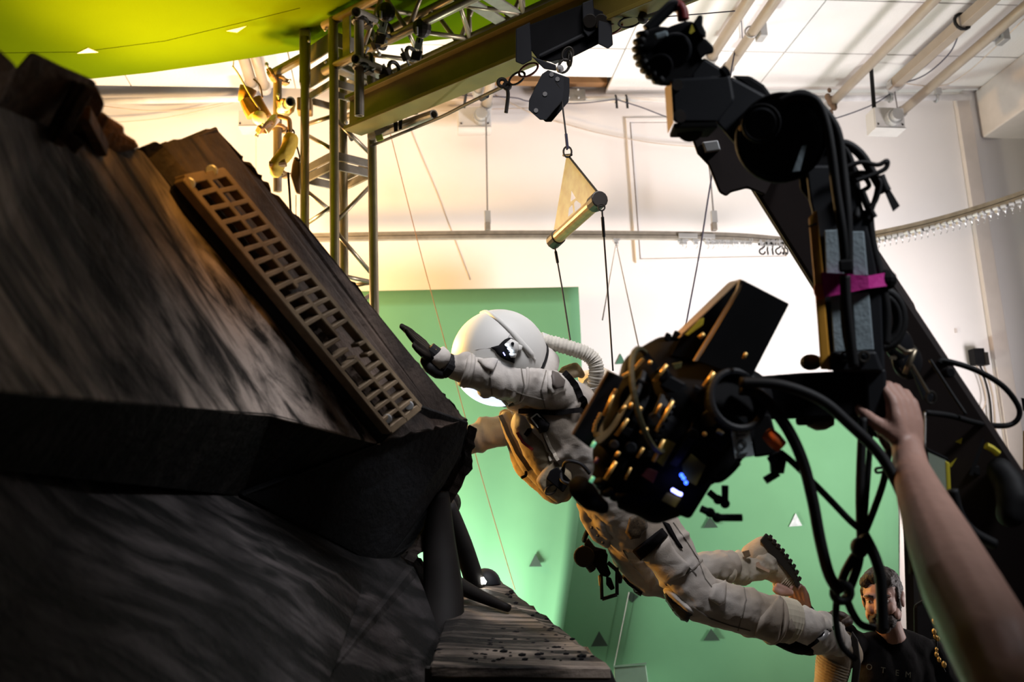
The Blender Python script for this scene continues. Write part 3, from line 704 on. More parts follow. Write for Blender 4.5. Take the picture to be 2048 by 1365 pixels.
# tow lines with quick links
def chain_link(a, b_, w_, r, m, name, label):
    a, b_ = Vector(a), Vector(b_); c = (a + b_) / 2; ax = (b_ - a)
    bm = BM(); torus(bm, c, FWD, w_, r, 18, 8, sx=ax.length / 2 / w_, up=ax); return tag(link(name, bm, m, smooth=True), label, 'link')
M_REDL = mat('dark_red_link', (.16, .03, .02), .5)
chain_link(P(1020, 168, 3.95), P(1048, 145, 3.93), .020, .005, M_ROPE, 'quick_link', 'black quick link at the knot of the tow rope')
chain_link(P(1042, 152, 3.93), P(1072, 128, 3.88), .022, .005, M_REDL, 'quick_link', 'dark red quick link on the left of the trolley')
chain_link(P(1208, 68, 3.84), P(1244, 46, 3.82), .018, .005, M_REDL, 'quick_link', 'red quick link on the right of the trolley')
chain_link(P(1240, 52, 3.8), P(1278, 36, 3.75), .020, .005, M_ROPE, 'quick_link', 'black quick link towards the wrist motor')
tl = thing('tow_rope', 'taut black rope from the truss tower up to the trolley', 'rope')
bm = BM(); tube(bm, px_path([(742, 292, 5.25), (800, 268, 5.0), (880, 235, 4.6), (940, 205, 4.3), (1018, 168, 3.95)], 5), .008, 8); link('cord', bm, M_ROPE, tl, smooth=True)
for a, b_, c in ((1004, 166, .026), (1014, 172, .020)):
    bm = BM(); torus(bm, P(a, b_, 3.95), FWD, c * .62, .0085, 14, 8); link('knot', bm, M_ROPE, tl, smooth=True)
bm = BM(); tube(bm, px_path([(1014, 174, 3.95), (1016, 192, 3.95), (1012, 226, 3.95)], 5), .008, 8); link('tail', bm, M_ROPE, tl, smooth=True)
bm = BM(); tube(bm, [P(962, 198, 4.2), P(974, 191, 4.16)], .012, 8); link('crimp', bm, M_NAVY, tl)
tl = thing('tow_rope', 'taut black rope on the right between the trolley and the wrist motor', 'rope')
bm = BM(); tube(bm, px_path([(1280, 38, 3.75), (1330, 20, 3.6), (1400, -10, 3.4)], 5), .008, 8); link('cord', bm, M_ROPE, tl, smooth=True)
bm = BM(); ball(bm, P(1286, 36, 3.74), .022, 1, 1, 1.1, u=10, v=8); link('knot', bm, M_ROPE, tl, smooth=True)
wire('suspension_cable', ((1230, 42, 4.4), (1300, 36, 4.4), (1400, 28, 4.4), (1470, 22, 4.4)), None, .0028, M_NAVY, 'thin blue-black wire passing behind the wrist motor to the cream pipe')
# pulley block
pb = thing('pulley_block', 'black octagonal pulley block hanging by a shackle below the trolley', 'pulley')
oc = [(1096, 140), (1128, 152), (1128, 180), (1126, 200), (1092, 240), (1080, 240), (1057, 220), (1058, 200), (1084, 148)]
pxbox('front_cheek', oc, 3.72, .012, M_BLACK2, pb, .002)
pxbox('rear_cheek', [(x + 11, y + 4) for x, y in oc], 3.79, .012, M_BLACK2, pb, .002)
bm = BM(); tube(bm, [P(1094, 188, 3.735), P(1099, 190, 3.785)], .056, 24); link('sheave', bm, M_STEEL, pb)
for x, y in ((1103, 149), (1115, 158), (1090, 188), (1072, 221)):
    bm = BM(); tube(bm, [P(x, y, 3.715), P(x, y, 3.73)], .009, 8); link('bolt', bm, M_GREYD, pb)
for i, (x, y, n) in enumerate(((1128, 132, 0), (1139, 118, 1), (1135, 108, 0))):
    bm = BM(); torus(bm, P(x, y, 3.80), FWD if n == 0 else (1, .2, .1), .020, .0055, 16, 8, sx=1.4, up=ray(x + 20, y - 40) - ray(x, y)); link('shackle', bm, M_STEEL, pb, smooth=True)
bm = BM(); ball(bm, P(1120, 138, 3.76), .016, u=8, v=6); link('shackle_pin', bm, M_GREYD, pb)
# drop cable, swivel and spreader
wire('drop_cable', ((1123, 196, 3.74), (1132, 270, 3.72), (1134, 300, 3.72)), None, .0035, M_ROPE, 'cable dropping from the pulley block to the triangular spreader', k=3)
bm = BM(); tube(bm, [P(1132, 268, 3.72), P(1135, 298, 3.72)], .006, 8); tag(link('cable_ferrule', bm, M_NAVY), 'dark ferrule on the cable just above the spreader', 'ferrule')
sp = thing('spreader_plate', 'cream triangular spreader plate with cut-outs hanging above the astronaut', 'spreader')
# plate cut in strips round the three holes, so that the holes are open
T, Lc, Rc = (1136, 311), (1110, 470), (1192, 384)
def spx(x, y):
    # plane of the plate: right corner nearer the lens
    k = (x - 1110) / 85; return P(x, y, 3.88 - .42 * k)
outer = [(1133, 311), (1139, 311), (1196, 386), (1112, 472), (1106, 470)]
holes = [[(1143, 380), (1152, 396), (1141, 404)], [(1153, 400), (1162, 407), (1162, 414), (1150, 424), (1148, 406)], [(1145, 409), (1147, 424), (1136, 434), (1138, 416)]]
def holed_plate(name, outer, holes, fpt, ext, m, parent):
    from mathutils.geometry import tessellate_polygon
    # bridge each hole into the outline through constrained triangulation done by bmesh
    bm = BM(); loops = []
    for lp_ in [outer] + holes:
        vs = [bm.verts.new(fpt(x, y)) for x, y in lp_]; loops.append(vs)
    es = []
    for vs in loops:
        for i in range(len(vs)): es.append(bm.edges.new((vs[i], vs[(i + 1) % len(vs)])))
    bmesh.ops.triangle_fill(bm, use_beauty=True, use_dissolve=False, edges=es)
    fs = bm.faces[:]
    r = bmesh.ops.extrude_face_region(bm, geom=fs)
    vv = [v for v in r['geom'] if isinstance(v, bmesh.types.BMVert)]
    bmesh.ops.translate(bm, vec=Vector(ext), verts=vv)
    return link(name, bm, m, parent)
M_SPR = mat('worn_cream_plate', (.95, .86, .62), .5, var=.16, scale=22)
holed_plate('plate', outer, holes, spx, FWD * .012, M_SPR, sp)
bm = BM(); tube(bm, [spx(1136, 311), spx(1197, 387)], .0045, 8); link('edge_rod', bm, M_STEEL, sp)
bm = BM(); tube(bm, [spx(1110, 480), spx(1188, 409)], .026, 16); link('spreader_bar', bm, mat('worn_gold_tube', (.48, .30, .10), .4, .2, var=.25, scale=25), sp)
for x, y in ((1110, 480), (1192, 405)):
    bm = BM(); tube(bm, [spx(x - 4, y + 4), spx(x + 8, y - 7)], .032, 14); link('end_cap', bm, M_STEEL, sp, bevel=.004)
bm = BM(); torus(bm, P(1135, 304, 3.73), FWD, .016, .004, 14, 6, sx=1.3, up=(0, 0, 1)); link('top_shackle', bm, M_STEEL, sp)
bm = BM(); tube(bm, [spx(1127, 311), spx(1143, 310)], .005, 8); link('shackle_pin', bm, M_STEEL, sp)
for x, y in ((1108, 492), (1203, 415)):
    bm = BM(); torus(bm, spx(x, y), FWD, .012, .003, 12, 6); link('eye', bm, M_STEEL, sp)
for a, b_, c, lb in (((1110, 496, 3.88), (1124, 575, 3.78), (1142, 690, 3.70), 'left'), ((1204, 420, 3.42), (1214, 560, 3.50), (1226, 742, 3.58), 'right')):
    t = thing('lift_cable', lb + ' thin lift cable from the spreader down to the astronaut', 'cable')
    bm = BM(); tube(bm, [P(*a), P(*b_), P(*c)], .0032, 6); link('strand', bm, M_ROPE, t)
    m1 = P(*a).lerp(P(*b_), .10); m2 = P(*a).lerp(P(*b_), .38); bm = BM(); tube(bm, [m1, m2], .006, 8); link('sleeve', bm, M_RUBBER, t)

# ------------------------------------------------------------------ scaffold tubes and clamps round the truss
def scaff(name, label, p, q, r=.0242, m=M_ALU2):
    bm = BM(); hollow(bm, p, q, r); return tag(link(name, bm, m, smooth=False), label, 'pipe')
def clampset(name, label, c, ax, r=.034, m=M_STEEL):
    t = thing(name, label, 'clamp'); c = Vector(c); ax = Vector(ax).normalized(); u, v, _ = frame_of(ax)
    bm = BM(); torus(bm, c, ax, r, .011, 14, 8); link('ring', bm, m, t)
    bm = BM(); beam(bm, c + u * r, c + u * (r + .035), .03, .045, up=ax); link('ear', bm, m, t, bevel=.004)
    bm = BM(); tube(bm, [c + u * (r + .02) - v * .045, c + u * (r + .02) + v * .05], .006, 8); link('bolt', bm, M_GREYD, t)
    bm = BM(); ball(bm, c + u * (r + .02) + v * .05, .012, u=8, v=6); link('nut', bm, M_GREYD, t)
    return t
scaff('scaffold_tube', 'vertical scaffold tube with open foot hanging in front of the I-beam', P(718, 42, 4.72), P(718.5, 232, 4.72))
scaff('scaffold_tube', 'short dark tube stub clamped to the foot tube at the truss', P(711, 118, 4.64), P(775, 145, 4.95))
scaff('scaffold_tube', 'upper dark tube stub at the top of the hanging tube', P(712, 24, 4.66), P(748, 40, 4.9))
scaff('scaffold_tube', 'sunlit scaffold tube under the I-beam with strips of black tape', P(868, 229, 4.75), P(742, 272, 5.25))
scaff('scaffold_tube', 'short vertical tube end sticking out below the I-beam', P(827, 228, 4.9), P(826, 150, 4.9))
for c, ax, lb in (((722, 134, 4.70), (0, 0, 1), 'dark clamp where the stub crosses the hanging tube'), ((736, 122, 4.78), (1, .6, 0), 'dark clamp round the lower stub'), ((720, 42, 4.72), (0, 0, 1), 'clamp at the top of the hanging tube'),
                  ((775, 60, 4.95), du, 'dark clamp on the truss above the silver plate'), ((762, 85, 5.05), du, 'dark clamp on the truss chord beside the hanging tube'), ((788, 137, 4.9), iu, 'clamp bolted at the upper end of the I-beam'),
                  ((822, 108, 4.95), du, 'clamp with green jaw on the lower truss chord'), ((742, 258, 5.3), (0, 0, 1), 'clamp joining the sunlit tube to the tower'), ((700, 268, 5.5), (1, 0, .3), 'clamp behind the tower below the I-beam')):
    clampset('swivel_clamp', lb, P(*c), ax)
def silverplate(x, y, d, lb):
    t = thing('clamp_plate', lb, 'bracket')
    bm = BM(); prism(bm, [P(x - 8, y + 12, d), P(x - 3, y - 10, d), P(x + 11, y - 6, d), P(x + 6, y + 16, d)], FWD * .006); link('plate', bm, M_SILV, t)
    bm = BM(); slab(bm, [(x + 2, y - 8), (x + 5, y - 7), (x + 3, y + 2), (x, y + 1)], d - .002, .002); link('slot', bm, M_BLACK, t)
    bm = BM(); ball(bm, P(x + 8, y - 28, d + .03), .05, 1, .6, 1.1, u=10, v=8); link('jaw', bm, M_STEEL, t)
    bm = BM(); slab(bm, [(x - 12, y + 18), (x + 10, y + 18), (x + 4, y + 38), (x - 16, y + 36)], d + .03, .03); link('lower_jaw', bm, M_STEEL, t, bevel=.006)
    bm = BM(); tube(bm, [P(x - 2, y - 14, d), P(x - 2, y - 30, d)], .006, 8); link('screw', bm, M_GREYD, t)
silverplate(764, 52, 4.85, 'white metal clamp plate with slot on the upper truss chord')
silverplate(836, 84, 4.80, 'white metal clamp plate with slot on the lower truss chord')
t = thing('beam_clamp', 'dark box clamp gripping the upper end of the I-beam', 'clamp')
pxbox('body', [(757, 150), (786, 142), (792, 176), (776, 184), (762, 182)], 4.86, .08, mat('olive_steel', (.14, .12, .06), .5, .2), t)
bm = BM(); tube(bm, [P(772, 183, 4.88), P(772, 190, 4.88)], .01, 8); link('bolt', bm, M_GREYD, t)
for i, pp in enumerate(([(785, 226), (793, 220), (796, 262), (788, 264)], [(797, 222), (806, 216), (804, 258), (798, 260)])):
    bm = BM(); slab(bm, pp, 4.9, .006); tag(link('tape_strip', bm, M_RUBBER), ['left', 'right'][i] + ' strip of black tape hanging over the sunlit tube', 'tape')
t = thing('tube_coupler', 'pale coupler on the tower holding the sunlit tube', 'clamp')
pxbox('body', [(746, 258), (770, 248), (780, 258), (752, 276)], 5.05, .05, M_ALU2, t)
pxbox('tag', [(750, 272), (764, 268), (768, 280), (754, 284)], 5.03, .01, mat('lime_tag', (.35, .45, .05), .6), t)
# left scaffold cluster in the glow
scaff('scaffold_tube', 'upright scaffold tube standing left of the tower in the glow', P(555, 150, 5.6), P(555, 384, 5.6), .026)
scaff('scaffold_tube', 'slanting scaffold tube from the clamp up to the tower corner', P(538, 152, 5.58), P(606, 115, 5.56), .028)
scaff('scaffold_tube', 'white open tube stub pointing at the lens in the clamp cluster', P(581, 203, 5.2), P(562, 222, 5.6), .027, M_WHITET)
scaff('scaffold_tube', 'white tube stub below the open one in the clamp cluster', P(552, 236, 5.35), P(528, 262, 5.3), .027, M_WHITET)
M_RUST = mat('brown_clamp', (.30, .17, .07), .6, .2, var=.2)
for c, ax, lb in (((545, 150, 5.56), (1, 0, .5), 'brown clamp at the top of the upright scaffold tube'), ((556, 158, 5.6), (0, 0, 1), 'second brown clamp just under the slanting tube'), ((572, 212, 5.4), (1, .5, .8), 'clamp round the white open stub'),
                  ((534, 254, 5.3), (.8, 0, -.9), 'clamp round the lower white stub'), ((556, 255, 5.58), (0, 0, 1), 'clamp half way up the upright scaffold tube'), ((556, 346, 5.58), (0, 0, 1), 'clamp near the foot of the upright scaffold tube')):
    clampset('scaffold_clamp', lb, P(*c), ax, .036, M_RUST)
t = thing('clamp_plate', 'white notched clamp plate behind the open stub', 'bracket')
pxbox('plate', [(566, 196), (592, 206), (588, 224), (574, 236), (562, 226)], 5.5, .02, M_SILV, t)
# bulb fixture
t = thing('work_lamp', 'brown bulb lamp with cage hanging in the clamp cluster', 'lamp')
bm = BM(); tube(bm, [P(497, 176, 5.5), P(492, 190, 5.5), P(488, 205, 5.5)], [.05, .045, .035], 12); link('joint', bm, M_RUST, t, smooth=True)
bm = BM(); tube(bm, [P(490, 200, 5.45), P(500, 218, 5.45), P(508, 230, 5.45)], [.032, .042, .046], 14); link('socket', bm, M_RUST, t)
bm = BM(); ball(bm, P(519, 236, 5.42), .042, 1, 1, 1, u=14, v=10); link('bulb', bm, mat('frosted_glass', (.8, .7, .5), .4), t, smooth=True)
bm = BM(); tube(bm, px_path([(512, 196, 5.45), (522, 215, 5.45), (535, 236, 5.45)]), .03, 8); link('arm', bm, M_RUST, t, smooth=True)
wire('lamp_cord', ((465, 132, 5.4), (478, 150, 5.4), (500, 190, 5.4), (520, 220, 5.4)), None, .005, M_PALEW, 'pale cord from the canopy eyelet to the lamp cluster')
wire('lamp_cord', ((507, 158, 5.5), (520, 172, 5.5), (525, 196, 5.5)), None, .005, M_RUST, 'short brown cord looping beside the lamp joint')
bm = BM(); torus(bm, onz(467, 128, ZC - .016), (1, .3, 0), .014, .003, 14, 6, sx=1.6, up=(0, 0, 1)); tag(link('eyelet_ring', bm, M_GREYD), 'small ring on the canopy edge in the glow', 'ring')
# hook, ring, sling
t = thing('snap_hook', 'dark snap hook and ring above the yellow sling', 'hook')
bm = BM(); tube(bm, px_path([(556, 232, 5.3), (570, 236, 5.3), (578, 240, 5.3), (580, 256, 5.3), (581, 264, 5.3)]), .013, 8); link('hook', bm, M_RUST, t, smooth=True)
bm = BM(); torus(bm, P(581, 266, 5.3), FWD, .021, .0045, 16, 6); link('ring', bm, M_STEEL, t)
flesh('sling_bag', [[(P(582, 280, 5.3), .045), (P(576, 300, 5.3), .042), (P(566, 318, 5.3), .036)], [(P(566, 312, 5.3), .040), (P(554, 330, 5.3), .046), (P(552, 345, 5.3), .034)]], M_SLING, None, .012, 3, .012, .04)
tag(bpy.data.objects['sling_bag'], 'crumpled yellow sling cover hanging left of the tower', 'sling')
t = thing('tube_pin', 'brown peg ends poking out of the yellow sling', 'peg')
bm = BM(); tube(bm, [P(540, 330, 5.28), P(572, 326, 5.28)], .022, 10); link('peg', bm, M_RUST, t)
pxb = BM(); slab(pxb, [(589, 312), (600, 318), (603, 390), (592, 388), (581, 352), (584, 330)], 5.35, .05); tag(link('sandbag', pxb, mat('brown_canvas2', (.16, .10, .05), .85), bevel=.012), 'brown flat bag hanging against the tower leg', 'bag')
wire('dark_cable', ((576, 345, 5.35), (580, 400, 5.35), (583, 470, 5.35), (590, 560, 5.35)), None, .007, M_RUBBER, 'dark cable hanging straight down from the yellow sling')
wire('dark_cable', ((593, 290, 5.35), (600, 320, 5.35), (590, 318, 5.35)), None, .005, M_RUBBER, 'short looped cord beside the yellow sling')
wire('dark_cable', ((592, 390, 5.38), (592, 480, 5.38), (594, 560, 5.38)), None, .003, M_PALEW, 'thin pale cord under the brown bag')
wwire([(512, 255), (512, 340), (512, 430)], .003, M_PALEW, 'thin pale cord under the box in the glow', .30)
# ================================================================== THE WRECK SET PIECE
wk = thing('wrecked_hull', 'huge dark scorched hull set piece filling the lower left', 'set piece')
def face_ext(pts):
    n = Vector((0, 0, 0))
    for i in range(len(pts)):
        a, b_ = pts[i], pts[(i + 1) % len(pts)]; n += a.cross(b_)
    n.normalize()
    c = sum(pts, Vector()) / len(pts)
    if n.dot(CAM - c) > 0: n = -n
    return n
def rough_panel(name, pp, t, m, parent, jag=0.0, sub=0, seed=1, jedge=None, ext=None):
    """thick panel from pixel corners with their depths; the outline can be given a torn edge"""
    rnd = random.Random(seed); pts = []
    n = len(pp)
    for i in range(n):
        a, b_ = pp[i], pp[(i + 1) % n]
        A, B_ = P(*a), P(*b_)
        pts.append(A)
        if jag > 0 and (jedge is None or i in jedge):
            k = max(2, int((Vector((a[0], a[1])) - Vector((b_[0], b_[1]))).length / 9))
            for j in range(1, k):
                q = A.lerp(B_, j / k); pts.append(q + Vector((rnd.uniform(-1, 1), rnd.uniform(-.4, .4), rnd.uniform(-1, 1))) * jag)
    e = (ext if ext is not None else face_ext([P(*a) for a in pp])) * t
    bm = BM(); prism(bm, pts, e)
    return link(name, bm, m, parent, bevel=.004, bseg=1)
ax1 = P(430, 780, 2.12) - P(250, 430, 1.80); sd1 = P(600, 600, 2.2) - P(250, 600, 1.8)
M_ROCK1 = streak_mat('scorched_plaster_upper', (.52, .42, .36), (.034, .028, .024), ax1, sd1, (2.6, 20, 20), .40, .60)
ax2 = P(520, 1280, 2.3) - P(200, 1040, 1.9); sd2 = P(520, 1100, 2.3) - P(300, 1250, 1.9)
M_ROCK2 = streak_mat('scorched_plaster_low_shade', (.075, .064, .064), (.004, .004, .004), ax2, sd2, (2.4, 15, 15), .44, .64)  # shade of the lower hull put into darker tones
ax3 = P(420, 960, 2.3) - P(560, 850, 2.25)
M_ROCK3 = streak_mat('scorched_plaster_shaded', (.020, .017, .016), (.003, .003, .003), ax3, (0, 0, 1), (2.5, 16, 16), .45, .66)  # shade of the down-facing ledge painted into the colour
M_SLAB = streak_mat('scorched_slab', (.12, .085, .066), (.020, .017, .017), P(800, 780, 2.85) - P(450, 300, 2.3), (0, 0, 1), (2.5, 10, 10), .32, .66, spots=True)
M_SLABD = streak_mat('scorched_slab_shaded', (.014, .0145, .018), (.0035, .0035, .004), P(800, 1050, 2.95) - P(600, 900, 2.5), (0, 0, 1), (1.5, 5, 5), .42, .66)  # slab colour darkened for the shade on its underside and side wall
M_PLANK = streak_mat('dirty_plank', (.26, .21, .17), (.012, .010, .009), P(1200, 1330, 2.4) - P(900, 1330, 2.35), P(950, 1180, 3.3) - P(950, 1330, 2.4), (1.6, 14, 14), .46, .60, spots=True)
# upper hull face
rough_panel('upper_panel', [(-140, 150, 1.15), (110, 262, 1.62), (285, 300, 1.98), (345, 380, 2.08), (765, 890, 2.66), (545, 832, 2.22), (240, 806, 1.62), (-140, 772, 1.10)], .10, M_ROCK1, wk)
# slab standing proud of it, with torn right edge
so = .045
slab_pp = [(300, 318, 2.02), (286, 292, 1.97), (360, 278, 2.12), (433, 252, 2.27), (610, 452, 2.55), (750, 622, 2.77), (845, 740, 2.92), (938, 842, 3.06), (770, 880, 2.66)]
rough_panel('slab', slab_pp, .16, M_SLAB, wk, .006, seed=5, jedge=(1, 2, 3, 4, 5, 6, 7))
# its undersides
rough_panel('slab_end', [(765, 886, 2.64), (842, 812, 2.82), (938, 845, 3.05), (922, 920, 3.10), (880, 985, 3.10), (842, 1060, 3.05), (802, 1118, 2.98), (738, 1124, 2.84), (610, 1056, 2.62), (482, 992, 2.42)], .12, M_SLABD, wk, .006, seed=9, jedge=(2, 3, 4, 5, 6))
rough_panel('slab_edge', [(938, 848, 3.06), (926, 930, 3.12), (884, 998, 3.12), (846, 1075, 3.07), (808, 1120, 3.0), (800, 1112, 3.04), (838, 1056, 3.10), (874, 985, 3.15), (912, 918, 3.16), (928, 870, 3.14)], .04, M_SLAB, wk, .006, seed=11)
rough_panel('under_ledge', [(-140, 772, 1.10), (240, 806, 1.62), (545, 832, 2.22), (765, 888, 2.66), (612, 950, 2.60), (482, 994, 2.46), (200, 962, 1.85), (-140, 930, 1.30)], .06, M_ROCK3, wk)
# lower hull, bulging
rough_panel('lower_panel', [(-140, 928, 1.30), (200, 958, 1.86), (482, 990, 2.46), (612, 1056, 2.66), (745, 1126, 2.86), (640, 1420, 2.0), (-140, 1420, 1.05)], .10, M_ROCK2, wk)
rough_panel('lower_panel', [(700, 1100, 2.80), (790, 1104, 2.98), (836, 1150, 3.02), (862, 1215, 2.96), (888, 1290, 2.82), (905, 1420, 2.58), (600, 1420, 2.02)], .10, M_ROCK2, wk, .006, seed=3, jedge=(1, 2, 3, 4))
rough_panel('torn_flap', [(760, 1102, 3.02), (808, 1085, 3.1), (850, 1128, 3.12), (846, 1162, 3.1), (858, 1220, 3.0), (800, 1160, 2.96)], .03, M_ROCK2, wk, .008, seed=21)
# the grille of slotted metal
gr = thing('perforated_grille', 'dusty tan metal grille with two columns of holes bolted to the slab', 'grille')
gTL, gTR, gBL, gBR = (362, 362, 2.075), (440, 345, 2.20), (773, 862, 2.625), (834, 815, 2.745)
off_g = -.035
nG = face_ext([P(*gTL), P(*gTR), P(*gBR), P(*gBL)])
def gp(u, v, o=0.0):
    a = P(*gTL).lerp(P(*gTR), u); b_ = P(*gBL).lerp(P(*gBR), u)
    p = a.lerp(b_, v); return p + (CAM - p).normalized() * (.036 - o)
def gbar(u0, v0, u1, v1, w_, name='bar'):
    bm = BM(); a, b_ = gp(u0, v0), gp(u1, v1); beam(bm, a, b_, .030, w_, up=nG); return link(name, bm, M_GRATE, gr, bevel=.002, bseg=1)
NR = 21
gbar(0, -.004, 0, 1.004, .016, 'rail'); gbar(1, -.004, 1, 1.004, .016, 'rail')
for v0, v1 in ((0, .20), (.20, .405), (.43, .61), (.70, 1)): gbar(.5, v0, .5, v1, .013, 'rail')
for c in (0, 1):
    for i in range(NR + 1):
        v = i / NR; vs = v if c == 0 else min(1, max(0, v + .006))
        if c == 1 and i in (13,): continue
        if c == 0 and i in (12, 16): continue
        if c == 1 and i in (14, 15): 
            gbar(.78, vs, 1, vs, .011); continue
        gbar(.5 * c, vs, .5 * c + .5, vs + random.uniform(-.003, .003), .012 if 0 < i < NR else .022)
for u, v in ((.12, .012), (.84, -.01), (.20, .965), (.86, .975)):
    bm = BM(); tube(bm, [gp(u, v, .03), gp(u, v, -.02)], .014, 10); link('bolt', bm, M_GREYD, gr, bevel=.003)
# slab's side wall beside the grille, its gap shade painted dark
bm = BM(); prism(bm, [P(*gTL) - nG * .028 + (P(*gTL) - P(*gTR)) * .05, P(*gBL) - nG * .028, P(765, 886, 2.63), P(338, 385, 2.05)], nG * .03); link('shaded_side_wall', bm, M_SLABD, wk)
# dark crates tilted on top of the hull
M_CRATE = streak_mat('dark_crate', (.26, .14, .075), (.06, .035, .022), (1, .2, -.5), (0, 0, 1), (2, 9, 9), .40, .62, spots=False)
def crate(name, label, front, d, t, ribs=()):
    c = thing(name, label, 'crate'); bm = BM(); slab(bm, front, d, t); link('body', bm, M_CRATE, c, bevel=.006)
    return c
c = crate('dark_crate', 'largest dark crate tilted at the top of the wreck under the canopy', [(62, 101), (122, 131), (184, 158), (196, 168), (186, 180), (120, 300), (-60, 260), (20, 150)], [1.45, 1.52, 1.6, 1.62, 1.62, 1.66, 1.4, 1.42], .30)
for i, (a, b_) in enumerate((((176, 172), (112, 288)), ((162, 168), (100, 280)), ((120, 262), (160, 300)))):
    bm = BM(); beam(bm, P(*a, 1.585 - .02), P(*b_, 1.60 - .02), .018, .02); link('batten', bm, M_CRATE, c, bevel=.003)
c = crate('dark_crate', 'middle dark crate stepping down the wreck edge', [(192, 168), (210, 208), (204, 224), (160, 296), (108, 262), (182, 176)], [1.64, 1.68, 1.70, 1.74, 1.66, 1.64], .26)
bm = BM(); beam(bm, P(168, 226, 1.65), P(206, 300, 1.76), .03, .02); link('batten', bm, M_CRATE, c, bevel=.003)
c = crate('dark_crate', 'lowest dark crate with ragged corner before the slab', [(202, 224), (228, 240), (250, 254), (246, 266), (270, 280), (280, 296), (210, 312), (158, 290)], [1.74, 1.78, 1.82, 1.82, 1.86, 1.88, 1.82, 1.74], .24)
bm = BM(); beam(bm, P(178, 280, 1.73), P(205, 226, 1.72), .022, .02); link('batten', bm, M_CRATE, c, bevel=.003)
crate('dark_crate', 'black crate corner at the left frame edge', [(-120, 40), (0, 100), (36, 134), (0, 210), (-120, 190)], [1.2, 1.28, 1.33, 1.34, 1.2], .25)
# stub posts, ball joints and plank floor behind
def tb(name, pp, r0, r1, m, parent=None, label=None, cat='post', seg=14):
    bm = BM(); pts = px_path(pp, None, 5); n = len(pts); tube(bm, pts, [r0 + (r1 - r0) * i / (n - 1) for i in range(n)], seg); o = link(name, bm, m, parent, smooth=True)
    if label: tag(o, label, cat)
    return o
M_POST = mat('dark_post', (.012, .0105, .010), .65, var=.3, spec=.15)
tb('strut', [(892, 1010, 3.30), (925, 1090, 3.34), (952, 1172, 3.38)], .034, .036, M_POST, None, 'straight dark strut slanting down to the lit lamp', 'strut')
tb('strut', [(872, 985, 3.10), (878, 1080, 3.08), (886, 1180, 3.02), (884, 1270, 2.95), (900, 1360, 2.9)], .042, .085, M_POST, None, 'thick dark strut standing closest to the hull', 'strut')
tb('strut', [(893, 1158, 3.2), (945, 1186, 3.1), (1018, 1218, 3.0)], .034, .012, M_POST, None, 'tapered dark spar lying across the dirty plank', 'strut')
tb('strut', [(882, 1080, 3.16), (900, 1130, 3.18), (922, 1185, 3.2)], .020, .022, M_POST, None, 'thin dark strut between the two larger struts', 'strut')
t = thing('wheel_disc', 'dark round disc behind the strut at the hull edge', 'disc')
bm = BM(); tube(bm, [P(888, 1010, 3.36), P(896, 1006, 3.44)], .050, 24); link('tyre', bm, M_POST, t, bevel=.012)
bm = BM(); tube(bm, [P(887, 1010, 3.34), P(889, 1010, 3.37)], .022, 16); link('hub', bm, M_STEEL, t)
lt = thing('dome_lamp', 'black dome lamp with a bright lens on the plank edge', 'lamp')
ld = 3.46
bm = BM(); ball(bm, P(970, 1168, ld), .058, 1, 1, .95, u=20, v=12)
bmesh.ops.bisect_plane(bm, geom=bm.verts[:] + bm.edges[:] + bm.faces[:], plane_co=P(970, 1170, ld), plane_no=(0, 0, -1), clear_outer=True)
link('dome', bm, M_BLACK2, lt, smooth=True)
bm = BM(); slab(bm, [(957, 1157), (967, 1155), (973, 1164), (971, 1169), (958, 1170)], ld - .11, .008); link('lens', bm, M_LAMP, lt)
pl = thing('dirty_plank', 'dirt strewn plank platform jutting out at bottom centre', 'platform')
top = [(908, 1188, 3.30), (960, 1172, 3.40), (1002, 1160, 3.52), (1055, 1205, 3.25), (1110, 1250, 2.98), (1168, 1294, 2.72), (1222, 1336, 2.50), (1020, 1334, 2.45), (860, 1332, 2.40)]
rough_panel('deck', top, .03, M_PLANK, pl, .004, seed=8, jedge=(2, 3, 4, 5), ext=Vector((0, 0, -1)))
rough_panel('fascia', [(850, 1335, 2.40), (1020, 1337, 2.45), (1222, 1339, 2.50), (1236, 1372, 2.50), (1240, 1440, 2.5), (850, 1440, 2.4)], .03, mat('black_fascia', (.02, .018, .016), .8), pl, ext=Vector((0, 1, 0)))
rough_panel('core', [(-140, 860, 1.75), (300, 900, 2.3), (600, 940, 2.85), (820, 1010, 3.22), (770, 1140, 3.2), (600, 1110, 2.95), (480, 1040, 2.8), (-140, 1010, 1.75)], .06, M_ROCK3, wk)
rb = BM(); rnd = random.Random(4)
for k in range(190):
    u, v = rnd.random(), rnd.random() ** .8
    a = P(905, 1195, 3.28).lerp(P(868, 1326, 2.44), v); b_ = P(1010, 1172, 3.46).lerp(P(1205, 1328, 2.52), v)
    r = rnd.uniform(.002, .0065) * (1.5 if rnd.random() < .12 else 1)
    bmesh.ops.create_icosphere(rb, subdivisions=1, radius=r, matrix=Matrix.Translation(a.lerp(b_, u) + Vector((0, 0, r * .3))) @ Matrix.Diagonal((1.6, 1, .7, 1)))
o = link('dirt', rb, M_BLACK, pl); o['kind'] = 'stuff'
